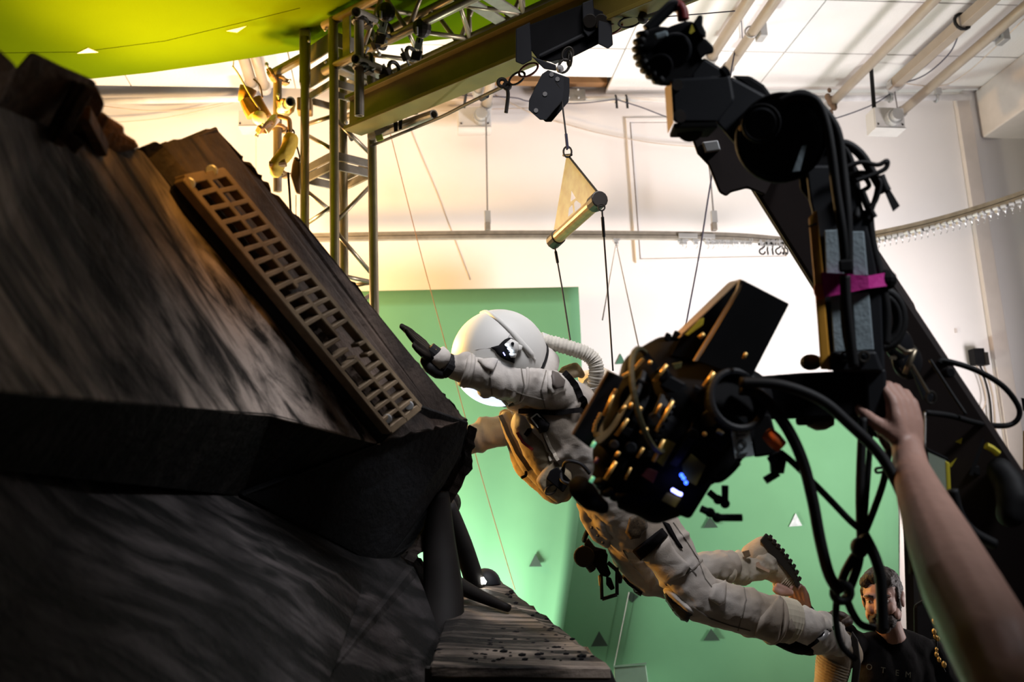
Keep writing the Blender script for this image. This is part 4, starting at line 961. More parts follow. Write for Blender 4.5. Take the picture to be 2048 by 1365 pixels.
# ================================================================== PEOPLE: helpers
from mathutils.bvhtree import BVHTree
def bvh_of(*obs):
    dg = bpy.context.evaluated_depsgraph_get(); V, Fc = [], []
    for o in obs:
        e = o.evaluated_get(dg); me = e.to_mesh(); b = len(V)
        V += [o.matrix_world @ v.co for v in me.vertices]; Fc += [[b + i for i in p.vertices] for p in me.polygons]; e.to_mesh_clear()
    return BVHTree.FromPolygons(V, Fc)
def onbody(bv, px, py, lift=0.0, dflt=3.5):
    r = ray(px, py); n = r.normalized(); h = bv.ray_cast(CAM, n)
    if h[0] is None:
        # past the outline: nearest point of the surface to this line of sight
        q = bv.find_nearest(P(px, py, dflt)); return q[0] + q[1] * lift if q[0] is not None else P(px, py, dflt)
    return h[0] + h[1] * lift
def patch(name, bv, pp, m, parent, lift=.003, t=.006, dflt=3.5, rings=4, sub=4):
    """a patch of cloth or plastic lying on a body: the outline is laid on the surface and given thickness"""
    pts = []
    for i in range(len(pp)):
        a, b_ = pp[i], pp[(i + 1) % len(pp)]
        for j in range(sub): pts.append((a[0] + (b_[0] - a[0]) * j / sub, a[1] + (b_[1] - a[1]) * j / sub))
    c = (sum(p[0] for p in pp) / len(pp), sum(p[1] for p in pp) / len(pp)); bm = BM()
    cv = bm.verts.new(onbody(bv, *c, lift + t, dflt)); prev = None
    for k in range(1, rings + 1):
        s = k / rings
        row = [bm.verts.new(onbody(bv, c[0] + (p[0] - c[0]) * s, c[1] + (p[1] - c[1]) * s, lift + t * (1 if k < rings else .6), dflt)) for p in pts]
        n = len(row)
        for i in range(n):
            if prev is None: bm.faces.new((cv, row[i], row[(i + 1) % n]))
            else: bm.faces.new((prev[i], row[i], row[(i + 1) % n], prev[(i + 1) % n]))
        prev = row
    under = [bm.verts.new(onbody(bv, p[0] + (c[0] - p[0]) * .02, p[1] + (c[1] - p[1]) * .02, -.004, dflt)) for p in pts]
    for i in range(n): bm.faces.new((prev[i], under[i], under[(i + 1) % n], prev[(i + 1) % n]))
    return link(name, bm, m, parent, smooth=True)
def strap(name, bv, pp, w_, m, parent, lift=.004, dflt=3.5, k=5, t=.005):
    """flat webbing that follows a body; pixel path, width in metres"""
    path = []
    for i in range(len(pp) - 1):
        for j in range(k): path.append((pp[i][0] + (pp[i + 1][0] - pp[i][0]) * j / k, pp[i][1] + (pp[i + 1][1] - pp[i][1]) * j / k))
    path.append(pp[-1]); bm = BM(); pr = None
    C = [onbody(bv, x, y, lift, dflt) for x, y in path]
    for i, c in enumerate(C):
        a = (C[min(i + 1, len(C) - 1)] - C[max(i - 1, 0)]).normalized(); nn = (CAM - c).normalized(); s = a.cross(nn).normalized(); nn = s.cross(a)
        q = [bm.verts.new(c + s * (w_ / 2 * u) + nn * (t * v)) for u, v in ((1, 1), (1, -1), (-1, -1), (-1, 1))]
        if pr:
            for e in range(4): bm.faces.new((pr[e], pr[(e + 1) % 4], q[(e + 1) % 4], q[e]))
        else: bm.faces.new(q)
        pr = q
    bm.faces.new(pr[::-1]); return link(name, bm, m, parent)
def C_(*pp):
    """chain of (px, py, depth, radius in m)"""
    return [(P(x, y, d), r) for x, y, d, r in pp]
def hand(name, wrist, d, n, m, parent, sc=1.0, curl=(.5, .6, .4), spread=.06, thumb_curl=.5, flip=1, voxel=.0045, rad=1.0, fing=(1, 1, 1, 1), tn=1.0):
    """palm, four unequal jointed fingers and a thumb from the side of the palm; d fingers' way, n the way the palm faces"""
    d = Vector(d).normalized(); n = Vector(n); n = (n - d * n.dot(d)).normalized(); s = d.cross(n) * flip
    W = Vector(wrist); ch = []
    def L(a, b_, c): return W + (d * a + s * b_ + n * c) * sc
    for y in (-.030, -.010, .010, .030): ch.append([(L(.0, y * .6, 0), .019 * sc), (L(.05, y * .95, -.002), .0165 * sc), (L(.088, y * 1.02, 0), .0125 * sc)])
    ln = (.074, .084, .078, .060)
    for i, y in enumerate((.031, .0105, -.0105, -.031)):
        ang = -(y / .031) * spread; fd = (d * math.cos(ang) - s * math.sin(ang)).normalized(); p = L(.088, y * 1.02, 0); r = (.0098, .0102, .0098, .0085)[i] * sc * rad
        c = [(p, r * 1.12)]; a = 0
        for k, fr in enumerate((.46, .30, .24)):
            a += curl[k] * fing[i]; q = p + (fd * math.cos(a) + n * math.sin(a)) * ln[i] * sc * fr
            c.append((q, r * (1.0, .93, .82)[k])); p = q
        ch.append(c)
    b0 = L(.022, .030, .004); b1 = L(.050, .056, (.018 + .012 * thumb_curl) * tn); b2 = L(.078, .062, (.026 + .030 * thumb_curl) * tn); b3 = L(.098, .056, (.030 + .046 * thumb_curl) * tn)
    ch.append([(b0, .018 * sc), (b1, .0135 * sc), (b2, .0112 * sc), (b3, .0095 * sc)])
    if name is None: return ch
    return flesh(name, ch, m, parent, voxel * sc, 3, seg=10)

# ================================================================== THE ASTRONAUT
ast = thing('person', 'person in off-white spacesuit flying on cables with one arm stretched to the wreck', 'person')
D0 = 3.55
HC, HR = P(999, 716, D0), 97 * D0 / F
suit = []
def folds(chain, n, seed, amp=1.0, lo=0.0, hi=1.0):
    """soft cloth ridges wound part of the way round a limb"""
    rnd = random.Random(seed); out = []; m = len(chain) - 1
    for _ in range(n):
        t = (lo + (hi - lo) * rnd.random()) * m; i = min(int(t), m - 1); f_ = t - i
        p, q = chain[i], chain[i + 1]; c = p[0].lerp(q[0], f_); r = p[1] + (q[1] - p[1]) * f_
        ax = (q[0] - p[0]).normalized(); ax = (ax + Vector((rnd.uniform(-1, 1), rnd.uniform(-1, 1), rnd.uniform(-1, 1))) * .38).normalized()
        u, v, _a = frame_of(ax); a0 = rnd.uniform(0, 6.28); sp_ = rnd.uniform(1.1, 3.4); k = 12; pts, rad = [], []; w0 = rnd.uniform(.010, .019) * amp
        for j in range(k + 1):
            a = a0 + sp_ * j / k; wv_ = math.sin(math.pi * j / k)
            pts.append(c + (u * math.cos(a) + v * math.sin(a)) * (r * (.955 + .035 * wv_)) + ax * (.012 * math.sin(a * 2 + seed))); rad.append(.003 + w0 * wv_)
        out.append(('fold', pts, rad))
    return out
# torso: two columns side by side so that it is broader than deep
for dd_ in (-.075, .0, .075):
    suit.append(C_((1072, 792, 3.63 + dd_ * .7, .10), (1112, 838, 3.66 + dd_, .135), (1150, 890, 3.68 + dd_, .140), (1200, 958, 3.70 + dd_, .125), (1242, 1012, 3.71 + dd_, .132), (1278, 1058, 3.72 + dd_, .125)))
# near arm
suit.append(C_((1150, 812, 3.58, .090), (1112, 786, 3.50, .078), (1070, 775, 3.46, .074), (1030, 766, 3.43, .071), (985, 757, 3.40, .066), (950, 745, 3.38, .057), (925, 738, 3.37, .050), (906, 733, 3.36, .044)))
# far arm
suit.append(C_((1075, 850, 3.80, .090), (1022, 858, 3.84, .068), (985, 866, 3.84, .064), (955, 875, 3.83, .060), (925, 884, 3.82, .054), (880, 900, 3.80, .045)))
# near leg
suit.append(C_((1295, 1052, 3.66, .118), (1335, 1097, 3.64, .098), (1366, 1152, 3.62, .090), (1400, 1196, 3.62, .092), (1440, 1210, 3.64, .088), (1482, 1220, 3.67, .090), (1530, 1236, 3.70, .088), (1558, 1242, 3.72, .087)))
# far leg
suit.append(C_((1262, 1068, 3.80, .110), (1272, 1110, 3.86, .098), (1300, 1150, 3.90, .088), (1345, 1160, 3.94, .082), (1400, 1140, 3.98, .070), (1440, 1132, 4.0, .064), (1462, 1134, 4.0, .062)))
def crease_mat(name, col, col2):
    m = mat(name, col, .85, var=.10, scale=7)
    nt = m.node_tree; N, L = nt.nodes, nt.links; b = N['Principled BSDF']; tc = N.new('ShaderNodeTexCoord')
    n1 = N.new('ShaderNodeTexNoise'); n1.noise_type = 'RIDGED_MULTIFRACTAL'; n1.inputs['Scale'].default_value = 7; n1.inputs['Detail'].default_value = 3; n1.inputs['Distortion'].default_value = .6
    n2 = N.new('ShaderNodeTexNoise'); n2.inputs['Scale'].default_value = 190; n2.inputs['Detail'].default_value = 2
    mp = N.new('ShaderNodeMapping'); mp.inputs['Rotation'].default_value = (.3, .8, .2); mp.inputs['Scale'].default_value = (1, 1, 2.2)
    L.new(tc.outputs['Object'], mp.inputs[0]); L.new(mp.outputs[0], n1.inputs['Vector']); L.new(tc.outputs['Object'], n2.inputs['Vector'])
    b1 = N.new('ShaderNodeBump'); b1.inputs['Strength'].default_value = .55; b1.inputs['Distance'].default_value = .012
    b2 = N.new('ShaderNodeBump'); b2.inputs['Strength'].default_value = .18; b2.inputs['Distance'].default_value = .004
    L.new(n1.outputs['Fac'], b1.inputs['Height']); L.new(n2.outputs['Fac'], b2.inputs['Height']); L.new(b1.outputs['Normal'], b2.inputs['Normal']); L.new(b2.outputs['Normal'], b.inputs['Normal'])
    n3 = N.new('ShaderNodeTexNoise'); n3.inputs['Scale'].default_value = 3.2; n3.inputs['Detail'].default_value = 6; L.new(tc.outputs['Object'], n3.inputs['Vector'])
    rp = N.new('ShaderNodeValToRGB'); rp.color_ramp.elements[0].position = .36; rp.color_ramp.elements[1].position = .62; rp.color_ramp.elements[0].color = tuple(col2) + (1,); rp.color_ramp.elements[1].color = (1, 1, 1, 1)
    L.new(n3.outputs['Fac'], rp.inputs['Fac']); mx = N.new('ShaderNodeMix'); mx.data_type = 'RGBA'; mx.blend_type = 'MULTIPLY'; mx.inputs[0].default_value = 1
    src = b.inputs['Base Color'].links[0].from_socket; L.new(src, mx.inputs[6]); L.new(rp.outputs[0], mx.inputs[7]); L.new(mx.outputs[2], b.inputs['Base Color'])
    return m
M_SUITC = crease_mat('creased_suit', (.44, .415, .385), (.66, .59, .50))
fl = []
for k_, ch_ in enumerate(suit):
    n_f = {0: 6, 1: 6, 2: 6, 3: 20, 4: 16, 5: 16, 6: 14}[k_]
    fl += folds(ch_, n_f, 40 + k_, (.85 if k_ < 5 else .55) if k_ > 2 else 1.1)
body = flesh('suit', suit + fl, M_SUITC, ast, .0085, 3, .012, .05)
bpy.context.view_layer.update()
bv = bvh_of(body)
def bt_(c, nrm_a, nrm_b, R, r, m=M_SUITC, name='seam_roll', sx=1.0):
    bm = BM(); torus(bm, c, nrm_b - nrm_a, R, r, 26, 8); return link(name, bm, m, ast, smooth=True)
# cuffs, rolls and sewn bands on the limbs
bt_(P(930, 741, 3.37), P(950, 745, 3.38), P(906, 733, 3.36), .050, .012)
bt_(P(936, 742, 3.37), P(950, 745, 3.38), P(906, 733, 3.36), .054, .010)
bt_(P(1040, 768, 3.44), P(1070, 775, 3.46), P(1010, 762, 3.42), .070, .007)
bt_(P(1546, 1240, 3.715), P(1530, 1236, 3.70), P(1580, 1247, 3.73), .088, .010)
# knit cuff and lower gaiter of the near leg
bm = BM(); tube(bm, px_path([(1545, 1236, 3.72), (1566, 1240, 3.73), (1580, 1244, 3.74)]), [.088 + .0012 * (i % 2) for i in range(13)], 24, cap=False); link('knit_cuff', bm, mat('knit_cream', (.50, .46, .36), .9), ast)
gch = C_((1555, 1246, 3.73, .066), (1590, 1250, 3.76, .072), (1622, 1258, 3.80, .074), (1655, 1274, 3.86, .074), (1664, 1282, 3.87, .068)); flesh('gaiter', [gch] + folds(gch, 12, 77), M_SUIT, ast, .0085, 3, .010, .05)
flesh('under_sock', [C_((1560, 1262, 3.74, .060), (1578, 1278, 3.76, .050), (1600, 1288, 3.80, .045), (1622, 1298, 3.84, .030))], M_SHIRT, ast, .010, 4, .008)
nb = flesh('boot', [C_((1660, 1286, 3.87, .062), (1676, 1300, 3.90, .066), (1668, 1328, 3.90, .069), (1662, 1356, 3.90, .066), (1654, 1384, 3.90, .056)), C_((1690, 1290, 3.92, .055), (1700, 1310, 3.93, .055))], M_BOOT, ast, .009, 4, .006)
for i in range(9):
    a = i / 8; bm = BM(); c = P(1668 - 10 * a, 1322 + 44 * a, 3.90); torus(bm, c, P(1640, 1385, 3.90) - P(1668, 1322, 3.90), .069 - .012 * a * a, .0045, 24, 6); link('toe_rib', bm, M_BOOT, nb)
bm = BM(); slab(bm, [(1704, 1262), (1716, 1280), (1722, 1330), (1714, 1385), (1700, 1385), (1706, 1330), (1700, 1285)], 3.86, .12); link('sole', bm, M_SOLE, nb, bevel=.006)
bvg = bvh_of(bpy.data.objects['gaiter'], nb)
bk = patch('buckle', bvg, [(1634, 1277), (1650, 1260), (1656, 1266), (1641, 1286)], M_GREYD, ast, .006, .012, 3.8, 2, 1)
strap('ankle_strap', bvg, [(1606, 1300), (1630, 1284), (1652, 1264), (1668, 1256)], .014, M_SHIRT, ast, .004, 3.8)
patch('strap_tail', bvg, [(1648, 1236), (1656, 1248), (1661, 1262), (1654, 1262)], M_SUIT, ast, .006, .01, 3.8, 2, 2)
# far boot
gch = C_((1452, 1134, 4.0, .060), (1485, 1136, 4.02, .062), (1515, 1132, 4.03, .066), (1530, 1120, 4.04, .062)); flesh('gaiter', [gch] + folds(gch, 12, 78), M_SUIT2, ast, .0085, 3, .010, .05)
fb = flesh('boot', [C_((1505, 1112, 4.03, .052), (1524, 1096, 4.04, .048), (1536, 1092, 4.05, .040)), C_((1520, 1128, 4.03, .060), (1548, 1142, 4.04, .050), (1568, 1160, 4.05, .042), (1578, 1170, 4.05, .034)), C_((1536, 1100, 4.05, .05), (1560, 1138, 4.05, .042))], M_BOOT, ast, .009, 4, .006)
bm = BM(); slab(bm, [(1532, 1066), (1560, 1095), (1578, 1119), (1591, 1140), (1601, 1170), (1593, 1178), (1586, 1160), (1572, 1143), (1556, 1126), (1535, 1104), (1519, 1082)], 3.99, .12); link('sole', bm, M_SOLE, fb, bevel=.006)
for i in range(9):
    x, y = [(1540, 1074), (1548, 1083), (1556, 1092), (1565, 1101), (1573, 1112), (1580, 1122), (1587, 1132), (1593, 1144), (1598, 1157)][i]
    bm = BM(); slab(bm, [(x - 5, y + 3), (x, y - 5), (x + 6, y - 1), (x + 3, y + 7)], 3.985, .13); link('tread', bm, M_SOLE, fb, bevel=.003)
for i in range(6):
    a = i / 5; bm = BM(); torus(bm, P(1562 + 18 * a, 1158 + 12 * a, 4.05), P(1580, 1172, 4.05) - P(1555, 1150, 4.05), .045 - .010 * a, .004, 20, 6); link('toe_rib', bm, M_BOOT, fb)
bm = BM(); slab(bm, [(1484, 1104), (1498, 1100), (1502, 1112), (1490, 1118)], 3.95, .02); link('buckle', bm, M_GRATE, fb, bevel=.003)
bm = BM(); slab(bm, [(1512, 1126), (1518, 1124), (1522, 1132), (1540, 1142), (1538, 1146), (1520, 1138), (1512, 1134)], 3.955, .02); link('tab', bm, mat('peach_tab', (.55, .38, .28), .8), fb)
# raised hand in a dark glove
wv = P(872, 714, 3.35); gd = P(822, 664, 3.30) - P(866, 712, 3.35)
gl = hand('glove', P(862, 712, 3.345), gd, (-.72, .42, -.50), mat('dark_brown_leather', (.011, .008, .006), .65, var=.3, spec=.15), ast, .92, (.03, .08, .06), .10, .5, 1, .0045, 1.1, (-1.2, .6, 1.2, 2.2), .1)
bm = BM(); tube(bm, [P(872, 706, 3.34), P(880, 716, 3.345), P(890, 728, 3.35)], [.036, .040, .036], 16); link('glove_cuff', bm, M_SUIT, gl, smooth=True)
bm = BM(); tube(bm, [P(856, 700, 3.335), P(870, 712, 3.34)], [.031, .033], 16); link('wrist_band', bm, M_RUBBER, gl)
bm = BM(); tube(bm, [P(889, 728, 3.35), P(902, 735, 3.36)], [.043, .046], 18); link('black_cuff', bm, M_RUBBER, gl, bevel=.003)
flesh('hand_guard', [C_((848, 722, 3.33, .016), (860, 736, 3.33, .022), (874, 746, 3.34, .022), (884, 748, 3.34, .020))], M_RUBBER, gl, .006, 3)
bm = BM(); tube(bm, [P(862, 694, 3.33), P(866, 700, 3.32), P(872, 702, 3.32)], .008, 8); link('gold_clasp', bm, M_BRASS, gl)
# helmet
hm = BM(); ball(hm, HC, HR, u=48, v=32); helmet = link('helmet', hm, M_SHELL, ast, smooth=True)
bvh_h = bvh_of(helmet)
FD_ = ((P(925, 800, D0) - HC).normalized() + (CAM - HC).normalized() * .12).normalized()
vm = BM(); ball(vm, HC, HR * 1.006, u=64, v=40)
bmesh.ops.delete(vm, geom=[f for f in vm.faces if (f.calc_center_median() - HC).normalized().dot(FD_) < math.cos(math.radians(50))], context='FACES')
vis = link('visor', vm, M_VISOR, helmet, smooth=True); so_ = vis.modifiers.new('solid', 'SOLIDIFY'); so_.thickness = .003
# rim of the visor
u_, v_, a_ = frame_of(FD_); bm = BM(); torus(bm, HC + FD_ * HR * math.cos(math.radians(50)), FD_, HR * math.sin(math.radians(50)) * 1.008, .006, 48, 8); link('visor_rim', bm, M_SHELL, helmet, smooth=True)
# raised ridge over the crown down to the ear
rp = [(962, 626), (972, 624), (985, 631), (1003, 645), (1022, 663), (1040, 684), (1056, 703), (1070, 721)]
rpts = smooth_path([onbody(bvh_h, x, y, -.001, D0) for x, y in rp], 5)
bm = BM(); n_ = len(rpts); tube(bm, rpts, [.007 + .008 * (i / (n_ - 1)) if i < n_ - 3 else .006 for i in range(n_)], 10); link('ridge', bm, M_SHELL, helmet, smooth=True)
bm = BM(); seam = [onbody(bvh_h, x, y, .0005, D0) for x, y in ((1022, 664), (1018, 672), (1014, 678))]; tube(bm, seam, .002, 6); link('seam', bm, M_GREY, helmet)
bm = BM(); seam = [onbody(bvh_h, x, y, .0005, D0) for x, y in ((908, 716), (930, 707), (955, 699), (982, 696))]; tube(bm, seam, .0016, 6); link('seam', bm, M_GREY, helmet)
pod = patch('ear_pod', bvh_h, [(982, 696), (997, 692), (1003, 686), (1010, 680), (1018, 677), (1024, 678), (1029, 683), (1031, 705), (1028, 727), (1012, 721), (1001, 715), (994, 708), (990, 702)], M_BLACK, helmet, .002, .006, D0)
q = patch('pod_block', bvh_h, [(1009, 691), (1020, 682), (1033, 689), (1034, 701), (1029, 708), (1017, 705)], M_SHELL, pod, .012, .016, D0, 2, 2)
q = patch('pod_block', bvh_h, [(1031, 690), (1042, 694), (1040, 702), (1034, 706), (1032, 700)], M_SHELL, pod, .008, .010, D0, 2, 2)
q = patch('pod_block', bvh_h, [(1017, 710), (1022, 707), (1032, 706), (1028, 716), (1021, 716)], M_SHELL, pod, .010, .012, D0, 2, 2)
bm = BM(); ball(bm, onbody(bvh_h, 1022, 692, .030, D0), .006, u=10, v=8); link('pod_lens', bm, M_BLACK, pod)
for x, y in ((1010, 694), (1015, 700), (1020, 705), (1019, 709)):
    bm = BM(); ball(bm, onbody(bvh_h, x, y, .027, D0), .0042, 1.2, 1, 1, u=8, v=6); link('led', bm, M_LED, pod)
bm = BM(); tube(bm, [onbody(bvh_h, 1006, 706, .010, D0), onbody(bvh_h, 1010, 712, .010, D0)], .0018, 6); link('led_strip', bm, M_LEDW, pod)
# neck ring and collar
NA = (P(1102, 788, 3.63) - HC).normalized(); NC = HC + NA * .105
bm = BM(); tube(bm, [NC - NA * .012, NC + NA * .016], .146, 36); link('neck_ring', bm, M_RUBBER, ast, bevel=.005)
bm = BM(); tube(bm, [NC + NA * .010, NC + NA * .04, NC + NA * .075], [.138, .142, .135], 32); link('collar', bm, M_SUIT, ast, smooth=True)
bm = BM(); tube(bm, [HC + NA * .04, NC - NA * .006], [.172, .147], 36); link('helmet_skirt', bm, M_SHELL, helmet, smooth=True)
bm = BM(); tube(bm, [P(1080, 678, 3.60), P(1092, 683, 3.61)], .028, 14); link('hose_port', bm, M_SHELL, helmet, bevel=.003)
# ribbed hose
hp = smooth_path([P(x, y, d) for x, y, d in ((1082, 682, 3.60), (1110, 688, 3.60), (1145, 698, 3.60), (1172, 708, 3.60), (1188, 722, 3.60), (1193, 742, 3.60), (1190, 768, 3.61))], 14)
bm = BM(); tube(bm, hp, [.0275 + .0035 * (1 if i % 3 == 1 else 0) + .001 * math.sin(i) for i in range(len(hp))], 16); link('hose', bm, M_HOSE, ast, smooth=True)
# back tank
tk = flesh('back_tank', [C_((1198, 772, 3.70, .075), (1225, 800, 3.72, .095), (1268, 860, 3.76, .10)), C_((1170, 756, 3.70, .03), (1200, 760, 3.70, .05))], M_CREAM, ast, .010, 5)
bm = BM(); tube(bm, [P(1186, 764, 3.615), P(1190, 774, 3.63)], [.040, .044], 18); link('tank_collar', bm, M_SHELL, tk)
flesh('shoulder_flap', [C_((1128, 742, 3.66, .018), (1150, 736, 3.64, .022), (1162, 750, 3.64, .016)), C_((1118, 750, 3.64, .014), (1150, 748, 3.62, .018))], M_KHAKI, ast, .006, 3, .008, .03)
# vest: khaki bladder along the front
vest = flesh('vest', [C_((1012, 836, 3.66, .026), (1034, 880, 3.64, .040), (1062, 925, 3.62, .048), (1092, 958, 3.62, .046), (1125, 985, 3.64, .040)),
                      C_((1050, 850, 3.56, .055), (1075, 895, 3.54, .060), (1100, 940, 3.55, .055), (1125, 970, 3.58, .045)),
                      C_((1010, 832, 3.80, .03), (1050, 930, 3.80, .05), (1110, 985, 3.80, .05))], M_KHAKI, ast, .008, 4, .012, .05)
bv2 = bvh_of(body, vest)
strap('vest_piping', bv2, [(1003, 832), (1018, 868), (1036, 905), (1060, 940)], .016, mat('dark_olive', (.07, .055, .03), .8), vest, .004, 3.6)
strap('vest_strap', bv2, [(1036, 865), (1048, 885), (1066, 900)], .010, M_RED, vest, .006, 3.55)
strap('vest_strap', bv2, [(1052, 872), (1062, 858)], .016, M_SHIRT, vest, .006, 3.55)
strap('chest_strap', bv2, [(1088, 860), (1102, 895), (1120, 925), (1140, 955)], .012, M_SUIT2, ast, .006, 3.5)
strap('chest_strap', bv2, [(1080, 862), (1096, 900), (1108, 935)], .008, M_SUIT2, ast, .006, 3.5)
strap('shoulder_harness', bv2, [(1128, 750), (1148, 772), (1164, 800), (1176, 830)], .022, M_SHIRT, ast, .008, 3.55)
strap('arm_hole_trim', bv2, [(1040, 822), (1080, 824), (1120, 826), (1165, 818)], .018, M_SHIRT, ast, .004, 3.55)
wire('strap_tail', ((1052, 944, 3.56), (1051, 952, 3.55), (1043, 956, 3.54)), None, .006, M_SHIRT, parent=vest)
# chest pager and belly console
pg = patch('chest_unit', bv2, [(1057, 828), (1075, 822), (1100, 848), (1096, 862), (1084, 864), (1066, 846)], M_BLACK, ast, .010, .022, 3.5, 3, 3)
qd = [P(1062, 837, 3.39), P(1074, 828, 3.39), P(1089, 843, 3.39), P(1077, 856, 3.39)]
base = onbody(bv2, 1076, 842, .036, 3.5); dq = depth(base)
qq = [P(x, y, dq) for x, y in ((1062, 837), (1074, 828), (1089, 844), (1077, 856))]; cc = sum(qq, Vector()) / 4
bm = BM()
for i in range(4): beam(bm, qq[i], qq[(i + 1) % 4], .005, .005, up=FWD)
link('screen_frame', bm, M_SHELL, pg)
cs = thing('x', 'x', 'x'); bpy.data.objects.remove(cs)
pb_ = flesh('belly_console', [C_((1108, 930, 3.50, .022), (1132, 950, 3.50, .022), (1134, 978, 3.50, .022), (1118, 996, 3.50, .022), (1092, 976, 3.50, .022), (1084, 962, 3.50, .022), (1108, 930, 3.50, .022)), C_((1108, 950, 3.52, .05), (1116, 972, 3.52, .05)), C_((1094, 962, 3.52, .03), (1126, 976, 3.52, .03))], M_KHAKI, ast, .006, 4)
bm = BM(); slab(bm, [(1100, 942), (1114, 934), (1142, 962), (1126, 986), (1092, 958)], 3.462, .03); link('screen', bm, M_BLACK, pb_, bevel=.004)
bm = BM(); torus(bm, P(1102, 980, 3.475), FWD, .024, .004, 18, 6, sx=.6, up=P(1110, 990, 3.47) - P(1095, 970, 3.47)); link('dial', bm, M_STEEL, pb_)
wire('console_hose', ((1126, 944, 3.48), (1132, 924, 3.44), (1160, 928, 3.42), (1180, 948, 3.42)), None, .007, M_RUBBER, parent=ast)
wire('console_hose', ((1124, 940, 3.48), (1124, 962, 3.44), (1150, 972, 3.42), (1178, 986, 3.44)), None, .007, M_RUBBER, parent=ast)
# sleeve pad
patch('sleeve_pad_border', bv2, [(1094, 746), (1112, 745), (1130, 762), (1130, 782), (1102, 790), (1094, 776)], M_SUIT, ast, .004, .008, 3.45)
patch('sleeve_pad', bv2, [(1101, 749), (1114, 752), (1126, 764), (1125, 775), (1106, 779), (1101, 772), (1099, 757)], mat('dark_taupe_pad', (.085, .070, .060), .6), ast, .012, .008, 3.45)
patch('sleeve_pocket', bv2, [(955, 722), (988, 720), (996, 722), (984, 744), (970, 738)], M_SUITC, ast, .004, .008, 3.4)
# hips and legs: patches, bands, pockets, knee pads
patch('thigh_band', bv2, [(1322, 1057), (1334, 1072), (1281, 1118), (1266, 1101)], M_SHIRT, ast, .006, .006, 3.6)
patch('mesh_badge', bv2, [(1258, 1036), (1274, 1028), (1290, 1038), (1292, 1056), (1278, 1074), (1262, 1076), (1252, 1062)], mat('dark_mesh', (.06, .04, .02), .7, var=.6, scale=160), ast, .008, .008, 3.6)
patch('side_stripe', bv2, [(1324, 1044), (1336, 1048), (1350, 1072), (1364, 1098), (1358, 1096), (1338, 1068)], M_SHIRT, ast, .006, .004, 3.6)
patch('thigh_pocket', bv2, [(1334, 1075), (1352, 1105), (1378, 1132), (1368, 1150), (1334, 1168), (1310, 1140), (1288, 1118)], M_SUITC, ast, .004, .012, 3.6)
patch('knee_pad', bv2, [(1336, 1182), (1350, 1198), (1372, 1214), (1386, 1226), (1378, 1240), (1360, 1238), (1338, 1214), (1330, 1196)], M_RUBBER, ast, .008, .014, 3.62)
patch('knee_pad_edge', bv2, [(1330, 1176), (1340, 1178), (1388, 1222), (1384, 1230), (1350, 1200), (1332, 1190)], M_SUIT, ast, .006, .010, 3.62)
patch('shin_pocket', bv2, [(1425, 1170), (1450, 1166), (1446, 1206), (1436, 1212), (1416, 1198)], M_SUITC, ast, .006, .012, 3.62)
patch('shin_wrap', bv2, [(1540, 1212), (1556, 1196), (1564, 1206), (1562, 1240), (1552, 1286), (1508, 1268), (1520, 1236)], M_SUITC, ast, .006, .012, 3.7)
patch('far_knee_pad', bv2, [(1246, 1150), (1258, 1168), (1284, 1190), (1276, 1192), (1252, 1174)], M_RUBBER, ast, .006, .006, 3.85)
M_SEAM = mat('seam_shadow', (.16, .145, .125), .9)
for k_, pp_ in enumerate(([(1346, 1046), (1372, 1082), (1396, 1120), (1410, 1158), (1424, 1176)], [(1384, 1212), (1420, 1238), (1462, 1252), (1500, 1262)], [(1488, 1176), (1492, 1200), (1484, 1230), (1476, 1262)], [(1352, 1110), (1378, 1136), (1392, 1150)],
                          [(1296, 1124), (1318, 1152), (1334, 1172)], [(1404, 1120), (1392, 1134), (1372, 1148)], [(1246, 1100), (1262, 1128), (1290, 1160)], [(1042, 736), (1048, 770), (1040, 802)], [(1092, 742), (1082, 780), (1090, 816)], [(985, 724), (980, 756), (984, 790)], [(1010, 776), (1050, 790), (1090, 800)])):
    strap('seam', bv2, pp_, .0045, M_SEAM, ast, .001, 3.6, 5, .002)
hemf = flesh('jacket_hem', [C_((1168, 1000, 3.62, .024), (1172, 1040, 3.61, .024), (1190, 1070, 3.60, .022), (1212, 1088, 3.60, .020)), C_((1190, 1010, 3.58, .03), (1205, 1045, 3.57, .032), (1218, 1070, 3.58, .024)), C_((1225, 1010, 3.56, .03), (1238, 1040, 3.56, .022)), C_((1172, 1010, 3.75, .04), (1200, 1070, 3.75, .03))], M_SUITC, ast, .008, 3, .012, .04)
for x, y in ((1184, 1056), (1196, 1072), (1206, 1086)):
    bm = BM(); ball(bm, P(x, y, 3.565), .006, u=8, v=6); link('stud', bm, M_STEEL, hemf)
# tool hanging from the hips
tool = thing('tether_tool', 'black tether tool with an open rectangular handle hanging under the astronaut', 'tool')
TD = 3.78
def tbx(name, pp, d, t_, m=M_BLACK): bm = BM(); slab(bm, pp, d, t_); return link(name, bm, m, tool, bevel=.004)
bm = BM(); tube(bm, [P(1168, 1114, TD - .03), P(1168, 1114, TD + .05)], .042, 18); link('drum', bm, M_BLACK2, tool, bevel=.006)
tbx('top_block', [(1157, 1096), (1166, 1090), (1172, 1098), (1170, 1106), (1154, 1108)], TD - .02, .05, mat('amber_block', (.25, .09, .02), .5))
tbx('yoke', [(1168, 1088), (1176, 1076), (1190, 1094), (1212, 1100), (1214, 1110), (1196, 1112), (1172, 1110)], TD, .05, M_STEEL)
tbx('body', [(1172, 1104), (1206, 1098), (1216, 1110), (1214, 1128), (1222, 1148), (1216, 1156), (1202, 1152), (1192, 1136), (1176, 1124)], TD, .07)
bm = BM(); tube(bm, [P(1176, 1128, TD), P(1186, 1142, TD)], .017, 12); link('plunger', bm, M_BLACK2, tool, bevel=.004)
